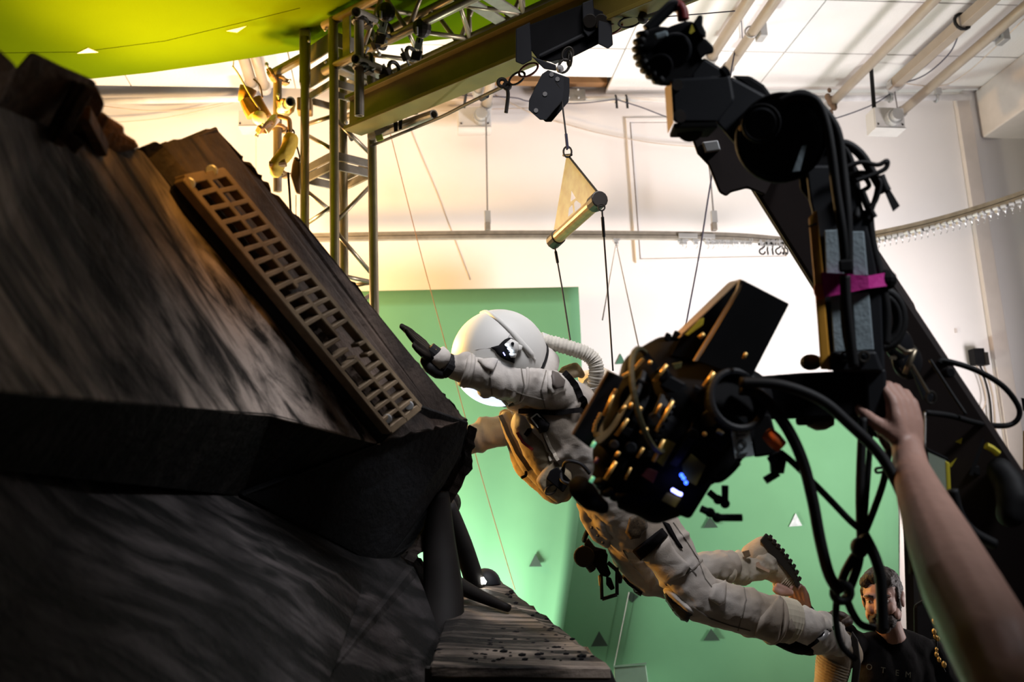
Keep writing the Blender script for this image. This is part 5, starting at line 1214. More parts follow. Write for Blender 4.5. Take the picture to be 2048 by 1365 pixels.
tbx('trigger', [(1212, 1154), (1222, 1156), (1230, 1178), (1222, 1182), (1212, 1170)], TD, .04)
fr_ = [(1202, 1150), (1204, 1199), (1234, 1190), (1234, 1136)]
for a, b_ in zip(fr_, fr_[1:]):
    bm = BM(); tube(bm, [P(*a, TD), P(*b_, TD)], .0075, 10); link('handle_bar', bm, M_BLACK2, tool, smooth=True)
bm = BM(); tube(bm, [P(1216, 1126, TD), P(1232, 1140, TD), P(1242, 1156, TD), P(1240, 1166, TD)], .008, 8); link('link_arm', bm, M_BLACK2, tool, smooth=True)
tbx('catch', [(1236, 1156), (1244, 1158), (1243, 1168), (1236, 1168)], TD, .03)
bm = BM(); tube(bm, [P(1198, 1152, TD), P(1200, 1172, TD)], .004, 6); link('spring', bm, M_BRASS, tool)
for x, y in ((1152, 1108), (1149, 1120)):
    bm = BM(); tube(bm, [P(x, y, TD), P(x + 8, y + 1, TD)], .005, 8); link('knob', bm, M_STEEL, tool)
wire('tool_strap', ((1168, 1082, TD), (1172, 1070, 3.7), (1182, 1050, 3.66)), None, .010, M_SHIRT, parent=tool)
# ================================================================== CAMERA CRANE (robot arm) AND ITS CAMERA
rob = thing('robot_arm', 'huge black motion-control arm reaching across the right side of the room', 'robot arm')
def rb_(name, pp, d, t_, m=M_BLACK2, bevel=.006, parent=None):
    bm = BM(); slab(bm, pp, d, t_); return link(name, bm, m, parent or rob, bevel=bevel)
# long boom behind: square tube going down to the lower right
ba, bb_ = P(1512, 262, 2.55), P(2140, 1240, 2.10)
bx = (bb_ - ba).normalized()
BU = ray(1790, 700); bm = BM(); beam(bm, ba, bb_, .165, .172, up=BU); boom = link('boom', bm, M_BOOM, rob, bevel=.012)
bm = BM(); beam(bm, ba.lerp(bb_, .02), ba.lerp(bb_, .45), .10, .180, up=BU); link('boom_sleeve', bm, M_BOOM, boom, bevel=.006)
# end bracket of the boom
rb_('boom_bracket', [(1378, 262), (1394, 308), (1416, 331), (1438, 386), (1453, 394), (1460, 386), (1494, 377), (1530, 392), (1560, 330), (1470, 240)], 2.42, .16, M_BOOM)
bm = BM(); prism(bm, [P(1405, 284, 2.40), P(1436, 280, 2.40), P(1442, 300, 2.40), P(1412, 304, 2.40)], FWD * .03); link('reflection_plate', bm, M_GREYD, boom, bevel=.003)  # pale plate stands in for a reflection on the bracket
# yoke: wrist block, neck, elbow discs
blk = rb_('wrist_block', [(1341, 158), (1461, 150), (1470, 200), (1434, 246), (1347, 246)], 2.02, .16)
bm = BM(); prism(bm, [P(1331, 174, 2.10), P(1342, 162, 2.02), P(1347, 246, 2.02), P(1337, 265, 2.10)], FWD * .012); link('yellow_side', bm, M_YEL, blk, bevel=.003)
bm = BM(); prism(bm, [P(1347, 246, 2.02), P(1436, 244, 2.02), P(1416, 265, 2.14), P(1339, 266, 2.14)], Vector((0, 0, -.012))); link('under_plate', bm, mat('matt_black', (.006, .006, .006), .9, spec=.02), blk, bevel=.003)
bm = BM(); tube(bm, [P(1380, 257, 2.08), P(1380, 254, 2.10)], .03, 18); link('port', bm, M_STEEL, blk)
for x, y in ((1355, 170), (1359, 230), (1362, 234)):
    bm = BM(); tube(bm, [P(x, y, 2.012), P(x, y, 2.03)], .012, 10); link('bolt', bm, M_GREYD, blk)
rb_('neck', [(1461, 152), (1541, 196), (1600, 210), (1560, 300), (1470, 290), (1432, 246)], 2.06, .15)
rb_('neck_cover', [(1462, 151), (1500, 152), (1528, 170), (1548, 198), (1536, 206), (1500, 178)], 2.10, .12, M_BLACK)
def disc(name, x, y, d, r, t_, m, parent, ax=None, bevel=.008):
    a = (ax or -ray(x, y)).normalized(); c = P(x, y, d); bm = BM(); tube(bm, [c - a * t_, c], r, 40); return link(name, bm, m, parent, bevel=bevel)
tax = (CAM - P(1560, 270, 2.0)).normalized() + Vector((.05, 0, .02))
el = disc('elbow_disc', 1562, 276, 1.98, .094, .12, M_BLACK2, rob, tax)
disc('elbow_cap', 1522, 247, 1.945, .036, .03, M_BLACK2, el, tax)
bm = BM(); torus(bm, P(1522, 247, 1.93), tax, .036, .004, 24, 6); link('cap_ring', bm, M_BLACK, el)
bm = BM(); torus(bm, P(1562, 276, 1.975), tax, .088, .005, 36, 6); link('disc_ring', bm, M_BLACK, el)
bm = BM(); slab(bm, [(1604, 292), (1614, 290), (1600, 342), (1585, 344)], 1.955, .004); link('tape_strip', bm, M_BLUEG, el)
bm = BM(); ball(bm, P(1482, 256, 1.96), .006, u=8, v=6); link('amber_button', bm, M_YEL, el)
# knuckle under the disc and the upright forearm
rb_('forearm_shell', [(1610, 330), (1680, 330), (1722, 400), (1744, 480), (1764, 590), (1770, 742), (1652, 742), (1640, 620), (1634, 470), (1618, 400)], 1.98, .15)
rb_('forearm_top', [(1590, 250), (1650, 225), (1690, 290), (1720, 345), (1716, 420), (1640, 430), (1600, 380)], 2.0, .13, M_BLACK)
pad = rb_('yellow_strip', [(1617, 436), (1634, 420), (1646, 540), (1653, 640), (1662, 740), (1641, 740), (1634, 640), (1626, 540)], 1.955, .03, M_YEL, .003)
bm = BM(); slab(bm, [(1615, 452), (1634, 446), (1634, 449), (1616, 456)], 1.95, .01); link('black_tie', bm, M_RUBBER, pad)
bm = BM(); ball(bm, P(1640, 583, 1.953), .014, 1, .35, 1.25, u=14, v=10); link('orange_dot', bm, M_ORG, pad)
for pp in ([(1649, 461), (1686, 459), (1688, 548), (1652, 550)], [(1702, 463), (1728, 463), (1736, 552), (1706, 552)], [(1660, 590), (1688, 588), (1712, 702), (1668, 705)], [(1704, 588), (1738, 584), (1748, 700), (1712, 703)], [(1684, 380), (1694, 378), (1704, 420), (1696, 424)]):
    bm = BM(); slab(bm, pp, 1.965, .012); link('blue_grey_pad', bm, M_BLUEG, rob, bevel=.002)
bm = BM(); prism(bm, [P(1645, 545, 1.948), P(1690, 548, 1.945), P(1736, 552, 1.948), P(1770, 546, 1.975), P(1778, 572, 1.975), P(1738, 577, 1.948), P(1690, 587, 1.945), P(1648, 595, 1.948)], FWD * .012); link('magenta_band', bm, M_MAG, rob)
rb_('forearm_foot', [(1660, 704), (1752, 702), (1768, 745), (1664, 745)], 1.94, .12, M_BLACK2)
for x, y in ((1692, 714), (1728, 714)):
    bm = BM(); torus(bm, P(x, y, 1.935), FWD, .010, .003, 14, 6); link('socket', bm, M_STEEL, rob)
bm = BM(); ball(bm, P(1622, 725, 2.0), .022, 1.1, .8, .8, u=12, v=8); link('bump_stop', bm, mat('brown_rubber', (.08, .05, .03), .6), rob)
# horizontal beam to the camera
rb_('cross_arm', [(1478, 756), (1600, 746), (1770, 738), (1774, 834), (1600, 838), (1470, 842)], 1.97, .15, M_BLACK)
rb_('cross_arm_end', [(1730, 736), (1772, 738), (1775, 836), (1734, 838)], 1.955, .17, M_BLACK2)
rb_('under_bracket', [(1590, 834), (1655, 836), (1652, 850), (1592, 852)], 2.0, .08, M_BOOM)
bm = BM(); tube(bm, [P(1640, 836, 2.02), P(1641, 852, 2.02), P(1642, 860, 2.02)], [.03, .028, .012], 14); link('rubber_foot', bm, mat('olive_rubber', (.10, .085, .05), .6), rob, smooth=True)
rb_('lower_web', [(1660, 834), (1776, 834), (1788, 910), (1760, 880), (1700, 850)], 2.02, .06, M_BLACK)
# wrist motor on the top
wm = thing('wrist_motor', 'bulky black wrist motor head at the top of the robot arm', 'motor')
def wmp(nm, pp, d, t_, m=M_BLACK, bv_=.012):
    bm = BM(); slab(bm, pp, d, t_); return link(nm, bm, m, wm, bevel=bv_, bseg=3)
wmp('housing', [(1272, 108), (1274, 88), (1283, 72), (1297, 58), (1316, 52), (1336, 54), (1352, 48), (1372, 42), (1390, 43), (1400, 64), (1410, 76), (1408, 90), (1398, 108), (1408, 122), (1380, 160), (1332, 174), (1312, 168), (1292, 150), (1279, 132)], 2.03, .13, M_BLACK, .022)
bm = BM(); tube(bm, [P(1350, 100, 2.02), P(1350, 100, 2.06)], .036, 24); link('motor_cap', bm, M_BLACK2, wm, bevel=.006)
bm = BM(); tube(bm, [P(1322, 132, 2.015), P(1322, 132, 2.05)], .026, 20); link('motor_cap', bm, M_BLACK, wm, bevel=.004)
for i, (x, y) in enumerate(((1276, 70), (1270, 84), (1268, 99), (1270, 114), (1275, 128), (1284, 141), (1295, 152), (1308, 162))):
    bm = BM(); tube(bm, [P(x + 16, y - 3, 2.02), P(x + 2, y, 2.05), P(x + 16, y + 3, 2.12)], .0078, 8); link('cable_rib', bm, M_RUBBER, wm, smooth=True)
bm = BM(); tube(bm, px_path([(1294, 60, 2.05), (1312, 42, 2.05), (1330, 24, 2.05), (1344, 12, 2.05), (1354, 12, 2.05)]), .0135, 10); link('handle', bm, M_BLACK2, wm, smooth=True)
bm = BM(); tube(bm, px_path([(1346, 12, 2.05), (1356, 11, 2.05), (1364, 22, 2.05), (1367, 40, 2.05)]), .0125, 10); link('red_grip', bm, M_RED, wm, smooth=True)
wmp('claw', [(1386, 46), (1398, 29), (1406, 31), (1405, 50), (1412, 64), (1412, 78), (1398, 70)], 2.01, .05, M_BLACK2, .004)
wmp('claw', [(1394, 72), (1412, 78), (1428, 94), (1427, 107), (1412, 110), (1400, 120), (1390, 100)], 2.02, .06, M_BLACK, .005)
bm = BM(); slab(bm, [(1384, 48), (1390, 62), (1382, 68), (1378, 66)], 2.0, .004); link('yellow_sticker', bm, M_YTAPE, wm)
bm = BM(); slab(bm, [(1308, 68), (1334, 60), (1338, 72), (1312, 80)], 2.0, .02); link('grey_pad', bm, M_BLUEG, wm, bevel=.004)
rbk = BM(); slab(rbk, [(1388, 122), (1410, 116), (1448, 140), (1462, 154), (1380, 164)], 2.06, .10); link('mount', rbk, M_BLACK2, wm, bevel=.006)
bm = BM(); tube(bm, [P(1446, 148, 2.03), P(1454, 142, 2.03)], .014, 10); link('lock_knob', bm, M_BLACK, wm)
# cables round elbow and forearm
cab = []
def cable(pp, r, label, m=M_RUBBER): wire('arm_cable', pp, None, r, m, label, 'cable', 'cables on the robot arm', seg=8)
cable(((1560, 205, 1.94), (1592, 192, 1.93), (1630, 200, 1.92), (1650, 240, 1.92), (1662, 300, 1.92), (1672, 380, 1.92), (1684, 460, 1.92), (1690, 530, 1.93)), .010, 'thick black cable running over the elbow and down between the grey pads')
cable(((1575, 196, 1.96), (1608, 190, 1.95), (1640, 215, 1.94), (1672, 260, 1.94), (1684, 330, 1.94), (1694, 430, 1.93), (1696, 530, 1.93)), .011, 'second thick black cable beside it down the forearm')
cable(((1590, 190, 1.98), (1612, 186, 1.98), (1640, 212, 1.98), (1649, 252, 1.98), (1648, 268, 1.98)), .005, 'thin cable arching above the elbow')
cable(((1600, 200, 2.0), (1640, 250, 2.0), (1690, 300, 2.0), (1712, 370, 2.0), (1712, 440, 1.98)), .009, 'black cable at the back of the forearm')
cable(((1660, 292, 2.0), (1690, 288, 2.0), (1720, 308, 2.0), (1744, 345, 2.0), (1764, 380, 2.0)), .010, 'black cable bowing out to the loose strap')
cable(((1680, 340, 1.96), (1720, 325, 1.96), (1755, 330, 1.96), (1774, 322, 1.96), (1770, 338, 1.96), (1740, 352, 1.96), (1710, 362, 1.96)), .005, 'thin cable making the upper loop right of the elbow')
cable(((1690, 352, 1.97), (1722, 345, 1.97), (1744, 352, 1.97), (1760, 366, 1.97), (1752, 400, 1.97), (1738, 420, 1.97)), .005, 'thin cable looping under the upper loop')
cable(((1700, 356, 1.98), (1726, 354, 1.98), (1738, 372, 1.98), (1720, 384, 1.98)), .005, 'small inner cable loop right of the elbow')
cable(((1758, 362, 1.98), (1752, 392, 1.98), (1742, 422, 1.98), (1735, 440, 1.98)), .006, 'short cable hanging from the loops')
cable(((1722, 380, 1.98), (1735, 412, 1.98), (1748, 436, 1.98)), .008, 'stub of cable with a plug end right of the forearm')
cable(((1690, 552, 1.92), (1692, 600, 1.92), (1698, 660, 1.92), (1708, 735, 1.92)), .011, 'thick cable below the clip crossing the lower grey pads')
cable(((1688, 552, 1.93), (1686, 610, 1.93), (1690, 670, 1.93), (1704, 735, 1.93)), .006, 'thin cable below the clip beside the thick one')
cable(((1736, 420, 1.99), (1742, 480, 1.99), (1758, 550, 1.99), (1772, 620, 1.99), (1770, 690, 1.99)), .011, 'black cable along the right edge of the forearm')
t = thing('cable_clip', 'black clip gathering the forearm cables above the magenta band', 'clip')
rbk = BM(); slab(rbk, [(1676, 520), (1706, 518), (1708, 544), (1678, 546)], 1.905, .04); link('body', rbk, M_BLACK, t, bevel=.005)
rbk = BM(); slab(rbk, [(1764, 372), (1772, 366), (1800, 412), (1786, 424)], 2.0, .008); tag(link('loose_strap', rbk, M_RUBBER), 'loose end of black strap sticking out right of the elbow', 'strap')
cable(((1758, 352, 2.0), (1764, 368, 2.0), (1772, 384, 2.0)), .012, 'thick root of the loose strap')
t = thing('cable_coil', 'coil of black hose on the boom right of the forearm', 'hose')
for r, x, y in ((.045, 1764, 638), (.038, 1762, 640)):
    bm = BM(); torus(bm, P(x, y, 2.05), FWD, r, .012, 24, 8, sx=1.35, up=(0, 0, 1)); link('turn', bm, M_RUBBER, t, smooth=True)
bm = BM(); ball(bm, P(1772, 560, 1.99), .022, u=12, v=8); link('end_fitting', bm, M_BLACK, t)
bm = BM(); tube(bm, [P(1744, 614, 2.0), P(1740, 632, 2.0)], .008, 8); link('silver_plug', bm, M_GREYD, t)
# levers on the boom near the hand
t = thing('boom_clamp', 'black glossy clamp with chrome lever on the boom above the hand', 'clamp')
for x, y, r in ((1798, 690, .034), (1814, 722, .036)):
    bm = BM(); ball(bm, P(x, y, 2.12), r, 1, .5, 1.2, u=16, v=10); link('cap', bm, mat('gloss_black', (.012, .012, .014), .12), t, smooth=True)
bm = BM(); tube(bm, [P(1796, 695, 2.07), P(1812, 706, 2.05), P(1830, 702, 2.05)], .006, 8); link('chrome_rod', bm, M_ALU, t, smooth=True)
bm = BM(); tube(bm, [P(1810, 748, 2.05), P(1820, 724, 2.05), P(1830, 700, 2.05)], .006, 8); link('chrome_rod', bm, M_ALU, t, smooth=True)
rbk = BM(); slab(rbk, [(1780, 712), (1794, 714), (1792, 720), (1779, 718)], 2.05, .01); link('chrome_tab', rbk, M_ALU, t)
t = thing('spanner_lever', 'dark lever with a ring end beside the wrist of the operator', 'lever')
rbk = BM(); slab(rbk, [(1816, 726), (1822, 728), (1868, 792), (1862, 806), (1846, 800)], 2.06, .02); link('blade', rbk, M_BLACK2, t, bevel=.004)
bm = BM(); torus(bm, P(1862, 796, 2.05), FWD, .010, .003, 16, 6, sx=1.3, up=(0, 0, 1)); link('ring', bm, M_STEEL, t)
bm = BM(); tube(bm, [P(1824, 730, 2.05), P(1858, 788, 2.05)], .003, 6); link('chrome_edge', bm, M_ALU, t)
# stickers and fittings on the boom
bdir = (CAM - ba).normalized()
def onboom(x, y, l=.003): return onbody(bv_boom, x, y, l, 2.1)
bv_boom = bvh_of(boom)
for pp, lb in (([(1911, 884), (1925, 876), (1922, 889)], 'a'), ([(1898, 930), (1914, 916), (1902, 936)], 'b')):
    bm = BM(); a = [onboom(*q) for q in pp]; prism(bm, a, (CAM - a[0]).normalized() * .003); link('yellow_arrow', bm, M_YTAPE, boom)
for x, y, r in ((1894, 748, .012), (1948, 944, .012)):
    bm = BM(); tube(bm, [P(x - 4, y - 2, 2.16), P(x + 8, y - 2, 2.14)], r, 10); link('knob', bm, M_BLACK, boom, bevel=.003)
bm = BM(); tube(bm, px_path([(1860, 720, 2.15), (1905, 790, 2.12), (1932, 830, 2.1)]), .004, 6); link('edge_cable', bm, M_RUBBER, boom, smooth=True)
rbk = BM(); slab(rbk, [(1964, 878), (1970, 880), (1946, 952), (1938, 950)], 2.04, .01); link('strap', rbk, M_RUBBER, boom)
bm = BM(); tube(bm, [P(1972, 892, 2.1), P(1984, 898, 2.1), P(1996, 908, 2.1)], .008, 8); tag(link('cable_plug', bm, M_YTAPE), 'small yellow and black plug at the outer edge of the boom', 'plug')
flesh('hose_loop', [C_((2000, 942, 2.1, .03), (2020, 970, 2.08, .034), (2028, 1000, 2.06, .036), (2020, 1030, 2.05, .03))], M_RUBBER, boom, .009, 3)
wire('loop_cable', ((1878, 726, 2.2), (1890, 722, 2.2), (1950, 740, 2.2), (2005, 772, 2.2), (2036, 812, 2.2), (2036, 838, 2.2), (2012, 852, 2.2), (1960, 848, 2.15), (1900, 832, 2.1), (1852, 826, 2.05)), None, .0066, M_RUBBER, 'black cable bowing out in a wide loop right of the boom')
wire('thin_rod', ((1850, 826, 2.05), (1850, 860, 2.05), (1849, 900, 2.05)), None, .002, M_WHITET, 'thin pale wire hanging beside the wrist', k=2)
wire('loop_cable', ((1905, 980, 2.0), (1918, 1030, 2.0), (1945, 1065, 2.0), (1990, 1090, 2.0)), None, .012, M_RUBBER, 'thick black cable curving under the monitor')
wire('loop_cable', ((2020, 952, 2.4), (2048, 944, 2.4), (2090, 930, 2.4)), None, .006, M_RUBBER, 'dark cable leaving the boom at the right frame edge')
# small monitor fixed to the boom
mo = thing('monitor', 'small monitor with a yellow edge hung under the boom behind the wrist', 'monitor')
rbk = BM(); slab(rbk, [(1856, 902), (1892, 918), (1902, 990), (1860, 960)], 2.12, .02); link('picture', rbk, M_SCREEN, mo)
rbk = BM(); slab(rbk, [(1850, 894), (1896, 916), (1898, 924), (1854, 904)], 2.10, .05); link('top_bezel', rbk, M_BLACK, mo, bevel=.004)
rbk = BM(); slab(rbk, [(1890, 922), (1899, 926), (1902, 990), (1893, 984)], 2.10, .05); link('yellow_edge', rbk, M_YTAPE, mo, bevel=.002)
rbk = BM(); slab(rbk, [(1850, 950), (1903, 990), (1900, 1000), (1850, 966)], 2.10, .05); link('bottom_bezel', rbk, M_BLACK, mo, bevel=.004)
# dark things at the right frame edge
rbk = BM(); slab(rbk, [(2046, 862), (2060, 862), (2060, 980), (2046, 975)], 2.4, .03); tag(link('wooden_post', rbk, M_YEL), 'sliver of an amber post at the right frame edge', 'post')
rbk = BM(); slab(rbk, [(2042, 796), (2062, 800), (2062, 826), (2046, 822)], 2.4, .03); tag(link('dark_bracket', rbk, M_BLACK), 'dark bracket end at the right frame edge', 'bracket')

# ------------------------------------------------------------------ the film camera on the arm
cm = thing('film_camera', 'black film camera rig crowded with rods and boxes in front of the astronaut', 'camera')
def cb(name, pp, d, t_, m=M_BLACK, bevel=.005, parent=None): bm = BM(); slab(bm, pp, d, t_); return link(name, bm, m, parent or cm, bevel=bevel)
# hood at the top: an open box of thin plates
cb('hood_face', [(1484, 559), (1579, 608), (1500, 762), (1391, 722), (1476, 578)], 1.90, .012, M_BLACK, .002)
bm = BM(); prism(bm, [P(1481, 558, 1.905), P(1474, 580, 1.90), P(1388, 722, 1.90), P(1395, 722, 1.90), P(1480, 582, 1.895), P(1487, 562, 1.90)], FWD * .014); link('hood_lip', bm, mat('lit_tan_edge', (.52, .36, .22), .5), cm)  # light on the hood's edges put into the tan colour
cb('hood_side', [(1480, 560), (1476, 584), (1390, 722), (1340, 712), (1364, 668)], 1.93, .012, M_BLACK, .002)
bm = BM(); prism(bm, [P(1481, 558, 1.93), P(1470, 570, 1.93), P(1366, 672, 1.93), P(1358, 676, 1.93), P(1476, 562, 1.93)], FWD * .10); link('hood_edge', bm, MATS['lit_tan_edge'], cm)
cb('hood_tab', [(1398, 640), (1408, 636), (1406, 650), (1376, 672), (1370, 670)], 1.915, .01, M_YTAPE, .001)
# big curved body
bodyc = flesh('camera_body', [C_((1290, 750, 1.98, .055), (1330, 720, 1.98, .050), (1380, 720, 1.98, .050), (1430, 760, 1.98, .060)), C_((1275, 800, 1.98, .060), (1340, 800, 1.98, .085), (1420, 800, 1.98, .085), (1480, 800, 1.98, .070)),
                         C_((1260, 850, 1.98, .060), (1320, 870, 1.98, .085), (1400, 860, 1.98, .085), (1470, 860, 1.98, .060)), C_((1225, 910, 1.98, .045), (1290, 930, 1.98, .075), (1370, 920, 1.98, .075), (1430, 910, 1.98, .055)), C_((1215, 955, 1.98, .035), (1270, 975, 1.98, .045), (1330, 975, 1.98, .055))], M_BLACK, cm, .010, 3)
cb('main_block', [(1350, 700), (1500, 750), (1540, 830), (1482, 922), (1440, 960), (1300, 930), (1270, 800)], 1.96, .14, M_BLACK, .02)
cb('lower_block', [(1310, 900), (1448, 930), (1420, 975), (1380, 1040), (1330, 1020), (1270, 985)], 1.93, .12, M_BLACK, .008)
for i, (x, y) in enumerate(((1335, 672), (1352, 668))):
    cb('gear_tooth', [(x - 9, y + 6), (x - 2, y - 8), (x + 9, y - 2), (x + 4, y + 16)], 1.95, .05, M_BLACK, .003)
# lens barrel: stacked rings behind the plate, one of them a toothed focus gear
la, lb_ = P(1236, 806, 1.98), P(1420, 905, 2.0)
lax = (lb_ - la).normalized()
for t0, t1, r in ((.0, .012, .098), (.02, .035, .088), (.05, .075, .100), (.085, .12, .092), (.13, .15, .104)):
    bm = BM(); tube(bm, [la + lax * t0, la + lax * t1], r, 32); link('lens_barrel', bm, M_BLACK2, cm, bevel=.003)
bm = BM(); u_, v_, _a = frame_of(lax)
for k in range(48):
    a = k / 48 * 2 * math.pi; e_ = u_ * math.cos(a) + v_ * math.sin(a); beam(bm, la + lax * .078 + e_ * .098, la + lax * .078 + e_ * .106, .012, .006, up=lax)
link('focus_gear', bm, M_BLACK2, cm)
for x, y, w_, h_ in ((1250, 862, 30, 22), (1345, 770, 46, 30), (1395, 800, 40, 50), (1300, 905, 36, 26), (1238, 925, 30, 24), (1440, 880, 36, 40), (1282, 770, 26, 20), (1360, 900, 34, 24)):
    c_, s_ = math.cos(math.radians(28)), math.sin(math.radians(28))
    q = [(x + (a * w_ * c_ - b_ * h_ * s_) / 2, y + (a * w_ * s_ + b_ * h_ * c_) / 2) for a, b_ in ((-1, -1), (1, -1), (1, 1), (-1, 1))]
    cb('module_box', q, 1.90, .05, M_BLACK2 if w_ > 32 else M_BLACK, .004)
for x, y, r in ((1325, 748, .014), (1262, 896, .012), (1420, 838, .018), (1385, 870, .013), (1308, 840, .015), (1228, 890, .010)):
    bm = BM(); tube(bm, [P(x, y, 1.885), P(x, y, 1.93)], r, 16); link('dial', bm, M_BLACK2, cm, bevel=.003)
# front flag plate
cb('front_plate', [(1217, 742), (1247, 755), (1181, 898), (1145, 870)], 1.92, .02, M_BLACK2, .003)
bm = BM(); tube(bm, [P(1217, 742, 1.918), P(1145, 870, 1.918)], .003, 6); link('plate_edge', bm, mat('brown_edge', (.10, .06, .03), .5), cm)
# rings and gears seen from the side
ringax = (P(1181, 898, 1.92) - P(1247, 755, 1.92)).normalized()
bm = BM(); torus(bm, P(1300, 800, 1.90), (.80, -.5, .1), .105, .006, 40, 6); link('lens_ring', bm, mat('olive_rubber2', (.05, .045, .02), .5), cm)
disc('focus_drum', 1472, 800, 1.895, .060, .06, M_BLACK, cm, (CAM - P(1472, 800, 1.9)).normalized() + Vector((.5, 0, .2)))
bm = BM(); torus(bm, P(1474, 800, 1.885), (CAM - P(1472, 800, 1.9)).normalized() + Vector((.5, 0, .2)), .058, .008, 32, 8); link('drum_rim', bm, M_BLACK2, cm)
# gilt rods standing in for warm highlights on the rig's rail edges
rodm = mat('gilt_highlight_rod', (.80, .50, .16), .35, .55, var=.1)
for a, b_, r in (((1346, 802), (1312, 864), .0042), ((1328, 880), (1306, 924), .004), ((1226, 790), (1208, 832), .004), ((1256, 838), (1232, 872), .004), ((1232, 924), (1210, 960), .004), ((1334, 730), (1308, 764), .004), ((1282, 814), (1273, 828), .005), ((1296, 858), (1280, 866), .004),
                ((1252, 812), (1237, 826), .0035), ((1264, 806), (1259, 818), .0035), ((1287, 896), (1274, 916), .0035), ((1238, 904), (1232, 914), .004), ((1302, 722), (1298, 730), .004), ((1428, 745), (1408, 774), .005), ((1322, 808), (1312, 828), .0025), ((1262, 936), (1250, 960), .0025), ((1408, 668), (1398, 676), .004), ((1492, 706), (1487, 718), .004)):
    bm = BM(); tube(bm, [P(*a, 1.885), P(*b_, 1.885)], r, 8); link('rod', bm, rodm, cm, smooth=True)
for i in range(11):
    x, y = [(1200, 830), (1197, 836), (1193, 843), (1190, 850), (1189, 857), (1188, 863), (1191, 871), (1195, 869), (1231, 782), (1227, 788), (1223, 795)][i]
    bm = BM(); torus(bm, P(x, y, 1.90), FWD, .0028, .0010, 10, 5); link('bead', bm, rodm, cm)
for i in range(12):
    bm = BM(); a = i / 11; torus(bm, P(1248 + 36 * a, 752 - 32 * a + 4 * math.sin(a * 3), 1.90), FWD, .0028, .0010, 10, 5); link('bead', bm, rodm, cm)
for pp, m_ in (([(1332, 878), (1352, 888), (1326, 934), (1310, 922)], mat('dark_yellow_label', (.16, .12, .012), .6)), ([(1382, 908), (1404, 926), (1412, 932), (1392, 972), (1368, 958), (1364, 930)], MATS['dark_yellow_label']), ([(1334, 985), (1362, 998), (1350, 1016), (1322, 1002)], MATS['dark_yellow_label']), ([(1294, 936), (1316, 944), (1306, 968), (1282, 952)], mat('dark_red_label', (.08, .008, .01), .6)), ([(1344, 728), (1364, 724), (1362, 736), (1350, 740)], mat('olive_label', (.10, .10, .03), .6))):
    cb('label_patch', pp, 1.895, .006, m_, .001)
t_ = cb('name_label', [(1457, 829), (1494, 834), (1508, 913), (1470, 918)], 1.885, .006, mat('pale_blue_tape', (.60, .68, .72), .7, var=.08), .001)
for i in range(5):
    x, y = (1365 + 7 * 0, 0)
for x, y, m_ in ((1363, 951, M_LEDB), (1367, 957, M_LEDB), (1372, 966, M_LEDB), (1346, 981, M_LEDW), (1351, 984, M_LEDW), (1356, 987, M_LEDW), (1361, 989, M_LEDW)):
    bm = BM(); ball(bm, P(x, y, 1.885), .0042, u=8, v=6); link('led', bm, m_, cm)
bm = BM(); ball(bm, P(1409, 869, 1.885), .005, u=8, v=6); link('amber_stud', bm, rodm, cm)
bm = BM(); tube(bm, [P(1434, 861, 1.885), P(1446, 868, 1.885)], .005, 8); link('grey_stud', bm, M_BLUEG, cm)
# right side: jack plate, orange plug, levers
cb('jack_plate', [(1494, 826), (1540, 828), (1564, 908), (1508, 916)], 1.93, .06, M_BLACK, .005)
bm = BM(); tube(bm, [P(1534, 866, 1.89), P(1548, 880, 1.89), P(1562, 894, 1.89)], [.014, .016, .014], 12); link('orange_plug', bm, M_ORG, cm, smooth=True)
bm = BM(); tube(bm, [P(1548, 910, 1.90), P(1556, 924, 1.90), P(1554, 946, 1.90)], [.016, .017, .014], 12); link('cable_boot', bm, M_RUBBER, cm, smooth=True)
bm = BM(); tube(bm, [P(1556, 946, 1.90), P(1530, 962, 1.90)], .008, 10); link('cable_boot', bm, M_RUBBER, cm, smooth=True)
wire('handle_loop', ((1478, 925, 1.92), (1460, 945, 1.92), (1440, 960, 1.92), (1420, 960, 1.92)), None, .006, M_RUBBER, parent=cm)
for pp, r in (([(1418, 985), (1436, 1000), (1450, 1008), (1450, 972)], .0075), ([(1402, 1018), (1420, 1026), (1434, 1036), (1484, 1036)], .0078)):
    bm = BM(); tube(bm, [P(x, y, 1.93) for x, y in pp], r, 10); link('lever', bm, M_BLACK2, cm)
    for x, y in pp[1:3]:
        bm = BM(); ball(bm, P(x, y, 1.93), r * 1.35, u=10, v=8); link('lever_joint', bm, M_BLACK, cm)
flesh('lower_lens', [C_((1160, 975, 1.95, .026), (1180, 1000, 1.95, .024), (1205, 1015, 1.95, .016)), C_((1250, 1000, 1.95, .02), (1310, 1010, 1.96, .04), (1340, 1000, 1.96, .04))], M_BLACK, cm, .007, 3)
for x, y, r in ((1200, 965, .012), (1215, 985, .014), (1232, 995, .012), (1248, 1012, .012), (1222, 940, .010)):
    bm = BM(); ball(bm, P(x, y, 1.95), r, 1.2, 1, .8, u=10, v=8); link('fitting', bm, M_BLACK2, cm)
wire('looped_wire', ((1240, 1015, 1.95), (1260, 1026, 1.95), (1300, 1030, 1.95), (1335, 1012, 1.95)), None, .0022, M_RUBBER, parent=cm)
for x, y, m_ in ((1187, 890, mat('mint_glint', (.2, .6, .4), .3, emit=(.10, .35, .20), estr=1.0)), (1184, 960, MATS['mint_glint']), (1193, 922, mat('violet_coat', (.22, .14, .40), .2))):
    bm = BM(); tube(bm, [P(x + 3, y - 6, 1.90), P(x - 3, y + 5, 1.90)], .004, 8); link('coated_glint', bm, m_, cm, smooth=True)  # glints put in as small coloured tubes, the mint ones glowing
